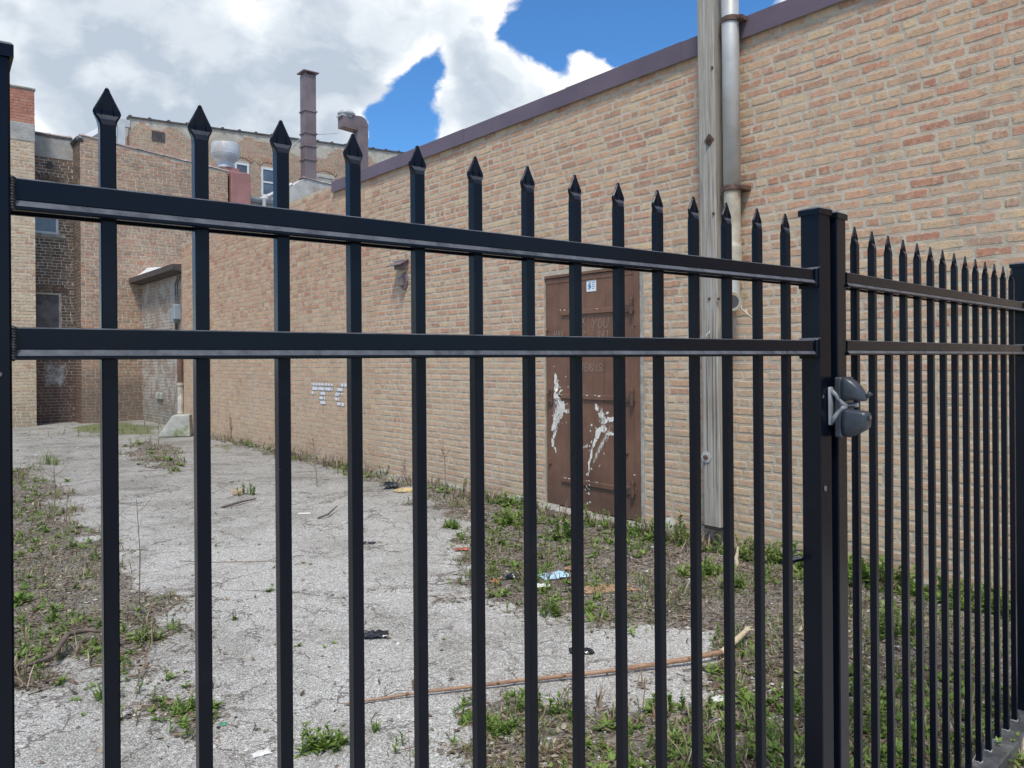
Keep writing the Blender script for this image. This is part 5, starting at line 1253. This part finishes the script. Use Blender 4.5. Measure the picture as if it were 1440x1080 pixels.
# named weed plants that can be pointed out
WEEDS = [
 (150, 985, .10, 'tuft', 'tall blades of bright grass in the lower left soil beside the first picket'), (262, 1003, .07, 'mix', 'low leafy weed patch on asphalt at lower left between the first two pickets'),
 (452, 1056, .10, 'mix', 'dense bright green weed clump at the bottom behind the third picket'), (205, 900, .09, 'mix', 'leafy weeds growing at the edge of the soil right of the first picket'),
 (745, 1010, .11, 'herb', 'upright feathery weed standing in front of the long branch, left of the seventh picket'), (700, 1030, .08, 'mix', 'leafy weed clump behind the sixth picket at the bottom'),
 (715, 738, .20, 'mix', 'broad bushy weed clump against the wall left of the door'), (795, 760, .18, 'herb', 'dark leafy weed growing beneath the brown door'), (630, 742, .12, 'mix', 'small pale weed clump at the asphalt edge behind the fifth picket'),
 (965, 758, .2, 'herb', 'leafy weeds growing by the grey chunk near the timber post'), (985, 810, .15, 'mix', 'spreading weed clump right of the door in the soil'), (780, 865, .10, 'herb', 'weed clump below the blue wrapper'),
 (935, 1000, .09, 'mix', 'grassy weeds in the gravel in front of the branch near its pale end'), (1060, 1000, .09, 'rosette', 'broad-leaved rosette weed left of the gate upright at lower right'), (1030, 830, .14, 'mix', 'weeds in the soil below the timber post'),
 (345, 696, .13, 'herb', 'dark small weed on the damp asphalt left of the third picket'), (240, 650, .12, 'rosette', 'small green weed far back on the asphalt beside the second picket'), (330, 872, .06, 'mix', 'little weed tuft alone in the pale asphalt between the second and third pickets'),
 (378, 832, .05, 'rosette', 'tiny dark green weed touching the third picket'), (524, 1030, .06, 'tuft', 'thin lone grass seedling at bottom between the fourth and fifth pickets'), (30, 850, .1, 'rosette', 'yellow-green weed rosette beside the left gate upright'),
 (1248, 905, .16, 'herb', 'leafy green plant seen through the right fence panel'), (1215, 830, .22, 'rosette', 'strap-leaved plant at the foot of the wall behind the right fence panel'), (1270, 835, .2, 'herb', 'green seedling growing up the wall behind the right fence panel'), (72, 655, .25, 'tuft', 'sparse grass tuft far back near the left gate upright')]
for i, (px, py, h, kind, lab) in enumerate(WEEDS):
    rr = random.Random(100 + i); c = gpt(px, py); mb = MB(); dist = c.length; spread = h * .8
    cnt = 12 if kind == 'mix' else (7 if kind == 'herb' else 4)
    if lab.startswith(('tiny', 'thin', 'little', 'small green')): cnt = 2
    for k in range(cnt):
        x, y = rr.gauss(0, .5) * spread, rr.gauss(0, .5) * spread; z = gh(c.x + x, c.y + y) - c.z
        if kind == 'rosette': rosette(mb, x, y, z, h * rr.uniform(.8, 1.2), rr)
        elif kind == 'herb': herb(mb, x, y, z, h * rr.uniform(.5, 1.1), rr); herb(mb, x + .02, y, z, h * rr.uniform(.5, 1.0), rr)
        elif kind == 'tuft': tuft(mb, x * .6, y * .6, z, h * rr.uniform(.7, 1.2), 14, rr)
        else: rosette(mb, x, y, z, h * rr.uniform(.4, .7), rr); herb(mb, x, y, z, h * rr.uniform(.4, .9), rr); tuft(mb, x, y, z, h * .6, 5, rr)
    o = mb.build('weed_plant', M_leaf, None, loc=c, fix=False); o['group'] = 'weed plants growing in the soil and asphalt'; o['label'] = lab; o['category'] = 'weed'
# dead stalks standing
STALK = [(75, 745, 655, 'tall dry brown stalk standing in the littered soil right of the left gate upright'), (196, 856, 705, 'thin dark bare stem standing alone right of the first picket'), (88, 780, 700, 'shorter bare forked stem just right of the tallest dry stalk'), (446, 685, 610, 'thin dry stem in front of the sprayed letters on the wall'), (325, 620, 585, 'grey forked dead shrub leaning on the wall left of the sprayed letters'),
         (627, 690, 620, 'dry stem against the wall behind the fifth and sixth pickets'), (570, 672, 640, 'grey dead stems clustered at the wall behind the fifth picket'), (1272, 830, 760, 'thin green-tipped stem against the wall behind the right fence'), (577, 1080, 1035, 'dark thin stem rising at the bottom behind the fifth picket'), (742, 1010, 975, 'dark upright stem inside the feathery weed')]
for i, (px, pyb, pyt, lab) in enumerate(STALK):
    rr = random.Random(300 + i); c = gpt(px, pyb); d = c.y; h = (pyb - pyt) / F * d; th = max(.0022, .0011 * d * .7)
    mb = MB(); m2 = MB(); p1 = Vector((rr.uniform(-.1, .1) * h, 0, h)); mb.tube([(0, 0, 0), p1 * .5 + Vector((.02 * h, 0, 0)), p1], [th, th * .8, th * .4], 5)
    t_ = thing('dry_stalk', lab, 'stalk', c, 0, 'dry stalks standing in the lot'); mb.build('stem', M_stalk if i != 1 else M_twig, t_)
    nb_ = 3 if i in (1, 8) else (16 if i in (4, 6) else 9)
    for k in range(nb_):
        f = rr.uniform(.0 if i in (4, 6) else .25, .9); b0 = p1 * f; a = rr.uniform(0, 6.28); L_ = h * rr.uniform(.25, .6) * (1.1 if i in (4, 6) else .7)
        b1 = b0 + Vector((math.cos(a) * L_ * .6, math.sin(a) * L_ * .3, L_ * rr.uniform(.2, .8))); m2.tube([b0, b0.lerp(b1, .5) + Vector((0, 0, -.02 * h)), b1], [th * .55, th * .45, th * .25], 4)
    m2.build('side_twig', M_stalk, t_, kind='stuff')

# ground cover nobody could count
def scatter(n, x0, x1, y0, y1, fn, seed, zf=2.0):
    """points with density falling with distance, in camera-facing wedge and a little beyond"""
    r = np.random.default_rng(seed); y = y0 + (y1 - y0) * r.random(n) ** zf; x = x0 + (x1 - x0) * r.random(n)
    x = np.where(r.random(n) < 0.85, (r.random(n) * 1.9 - 1.0) * y * .80, x)
    m_ = fn(x, y); k = r.random(n) < m_; x, y = x[k], y[k]
    # keep out of the buildings
    rel = np.stack([x - BW.o.x, y - BW.o.y]); ly = rel[0] * BW.y.x + rel[1] * BW.y.y; lx = rel[0] * BW.x.x + rel[1] * BW.x.y
    k2 = ~((ly > -.03) & (lx > -3)); x, y = x[k2], y[k2]
    relb = np.stack([x - B.o.x, y - B.o.y]); lyb = relb[0] * B.y.x + relb[1] * B.y.y; k3 = lyb < -.05; x, y = x[k3], y[k3]
    return x, y, height(x, y)
def clump(x, y, sc, seed, lo=.5, hi=.62): return np.clip((fbm(x, y, sc, 4, seed) - lo) / (hi - lo), 0, 1)
rr = random.Random(5)
soilf = lambda x, y: soil_mask(x, y)
mb = MB(); X_, Y_, Z_ = scatter(150000, -9, 5, 2.0, 17, lambda x, y: soilf(x, y) * clump(x, y, 2.0, 21, .44, .60) * np.where(x < -.7, .35, .9), 31, 1.6)
for x, y, z in zip(X_, Y_, Z_):
    s_ = .012 + .004 * y; leaf(mb, (x, y, z - .002), rr.uniform(0, 6.28), rr.uniform(.2, 1.4), s_ * rr.uniform(.8, 2.2), s_ * rr.uniform(.14, .3), rr.uniform(.1, .5), rr.random(), 2)
mb.build('grass', M_grass, None, kind='stuff', label='low green grass on the soil', fix=False)
mb = MB(); X_, Y_, Z_ = scatter(22000, -9, 5, 2.0, 16, lambda x, y: soilf(x, y) * clump(x, y, 1.5, 23, .41, .54) * np.where(x < -.7, .7, 1.), 32, 1.7)
for x, y, z in zip(X_, Y_, Z_):
    if rr.random() < .55: rosette(mb, x, y, z, rr.uniform(.02, .055) * (1 + .06 * y), rr)
    else: herb(mb, x, y, z, rr.uniform(.03, .07) * (1 + .05 * y), rr)
# weeds in the cracks of the asphalt
X_, Y_, Z_ = scatter(2600, -9, 5, 2.2, 16, lambda x, y: (1 - soilf(x, y)) * clump(x, y, 3.5, 27, .60, .72) * .9, 33, 1.5)
for x, y, z in zip(X_, Y_, Z_): rosette(mb, x, y, z, rr.uniform(.010, .028) * (1 + .05 * y), rr)
X_, Y_, Z_ = scatter(900, -9, 5, 12, 18, lambda x, y: ((np.abs((x + 7.8) ) < 2.2) & (y > 15.5)) * 1.0, 34, 1.)
for x, y, z in zip(X_, Y_, Z_): herb(mb, x, y, z, rr.uniform(.05, .16), rr)
wallfoot = lambda x, y: (np.abs((x - BW.o.x) * BW.y.x + (y - BW.o.y) * BW.y.y + .17) < .17) * 1.0
X_, Y_, Z_ = scatter(60000, -9, 5, 3.2, 15, lambda x, y: wallfoot(x, y) * clump(x, y, 1.1, 41, .44, .58) * np.where(y < 8, 1., .15), 39, 1.2)
for x, y, z in zip(X_, Y_, Z_):
    if rr.random() < .5: herb(mb, x, y, z, rr.uniform(.05, .15), rr)
    else: rosette(mb, x, y, z, rr.uniform(.04, .11), rr)
mb.build('ground_weeds', M_leaf, None, kind='stuff', fix=False)
mb = MB(); X_, Y_, Z_ = scatter(46000, -9, 5, 2.2, 15, lambda x, y: np.maximum(wallfoot(x, y), soilf(x, y) * .10) * clump(x, y, 1.6, 43, .46, .6), 40, 1.3)
for x, y, z in zip(X_, Y_, Z_):
    tuft(mb, x, y, z, rr.uniform(.04, .12) * (1 + .06 * y), rr.randint(3, 7), rr)
mb.a = [.3 + .7 * a_ for a_ in mb.a]; mb.build('dry_grass', M_dead, None, kind='stuff', fix=False)
mb = MB(); X_, Y_, Z_ = scatter(130000, -9, 5, 1.8, 17, lambda x, y: soilf(x, y) * (.35 + .65 * clump(x, y, 2.5, 29, .4, .6)) + (1 - soilf(x, y)) * .012, 35, 1.6)
for x, y, z in zip(X_, Y_, Z_):
    s_ = rr.uniform(.006, .022) * (1 + .03 * y); leaf(mb, (x, y, z + rr.uniform(.001, .008)), rr.uniform(0, 6.28), rr.uniform(-.2, .5), s_ * 1.6, s_ * rr.uniform(.5, 1), rr.uniform(-.5, .5), rr.random(), 2)
mb.build('dead_leaves', M_dead, None, kind='stuff', fix=False)
mb = MB(); X_, Y_, Z_ = scatter(16000, -9, 5, 1.8, 17, lambda x, y: soilf(x, y) * .8 + (1 - soilf(x, y)) * .02, 36, 1.6)
for x, y, z in zip(X_, Y_, Z_):
    a = rr.uniform(0, 6.28); L_ = rr.uniform(.03, .16); b = L_ * .5; k = rr.uniform(-.3, .3)
    mb.tube([(x - math.cos(a) * b, y - math.sin(a) * b, z + .003), (x + math.sin(a) * b * k, y - math.cos(a) * b * k, z + rr.uniform(.005, .02)), (x + math.cos(a) * b, y + math.sin(a) * b, z + rr.uniform(.002, .015))], [.0012 + .0002 * y, .0014 + .0002 * y, .0006], 4, caps=False, a=rr.random())
mb.build('twigs', M_dead, None, kind='stuff', fix=False)
ico_v = [(0, 0, 1), (.9, 0, .3), (.28, .85, .3), (-.72, .53, .3), (-.72, -.53, .3), (.28, -.85, .3), (0, 0, -.6)]
ico_f = [(0, 1, 2), (0, 2, 3), (0, 3, 4), (0, 4, 5), (0, 5, 1), (6, 2, 1), (6, 3, 2), (6, 4, 3), (6, 5, 4), (6, 1, 5)]
mb = MB(); rub = gpoly([(985, 960), (1040, 950), (1120, 985), (1110, 1050), (1020, 1060), (975, 1010)])
X_, Y_, Z_ = scatter(60000, -9, 5, 1.8, 14, lambda x, y: soilf(x, y) * .40 + (1 - soilf(x, y)) * .16 + (sdpoly(x, y, rub) > 0) * .9, 37, 1.7)
for x, y, z in zip(X_, Y_, Z_):
    inr = rr.random() < .3; s_ = rr.uniform(.0018, .005) * (1 + .12 * y) * (2.2 if rr.random() < .06 else 1); a = rr.uniform(0, 6.28); c, d = math.cos(a), math.sin(a); e, f = rr.uniform(.7, 1.3), rr.uniform(.4, .9)
    mb.add([(x + (p_[0] * c * e - p_[1] * d) * s_, y + (p_[0] * d * e + p_[1] * c) * s_, z + p_[2] * s_ * f) for p_ in ico_v], ico_f, a=rr.random())
Xr, Yr, Zr = scatter(2600, .4, 1.5, 2.2, 3.6, lambda x, y: (sdpoly(x, y, rub) > -.05) * 1.0, 38, 1.)
for x, y, z in zip(Xr, Yr, Zr):
    s_ = rr.uniform(.004, .014); a = rr.uniform(0, 6.28); c, d = math.cos(a), math.sin(a)
    mb.add([(x + (p_[0] * c - p_[1] * d) * s_, y + (p_[0] * d + p_[1] * c) * s_, z + p_[2] * s_ * .7) for p_ in ico_v], ico_f, a=rr.uniform(.4, 1))
mb.build('gravel', M_stone, None, kind='stuff', fix=False)
# pavement outside the fence, where the photographer stands
FB = Frame(pf, FA); GB = Frame(pg, GA)
M_pave = simple('pale_pavement', (.46, .44, .40), .9, .15, 5, obj=False, bscale=80, bstr=.5, bdist=.004, var2=(.34, .32, .28))
pts = [GB.w(-6, -.25, .03), GB.w(14.6 * GS, -.25, .03), FB.w(.1, -.16, .03), FB.w(9, -.16, .03), FB.w(9, -4.2, .03), GB.w(-6, -4.4, .03)]
n_ = len(pts); mb = MB(); mb.add([(p.x, p.y, .045) for p in pts] + [(p.x, p.y, -.1) for p in pts], [tuple(range(n_)), tuple(range(n_, 2 * n_))[::-1]] + [(i, (i + 1) % n_, (i + 1) % n_ + n_, i + n_) for i in range(n_)])
mb.build('pavement', M_pave, None, kind='structure')
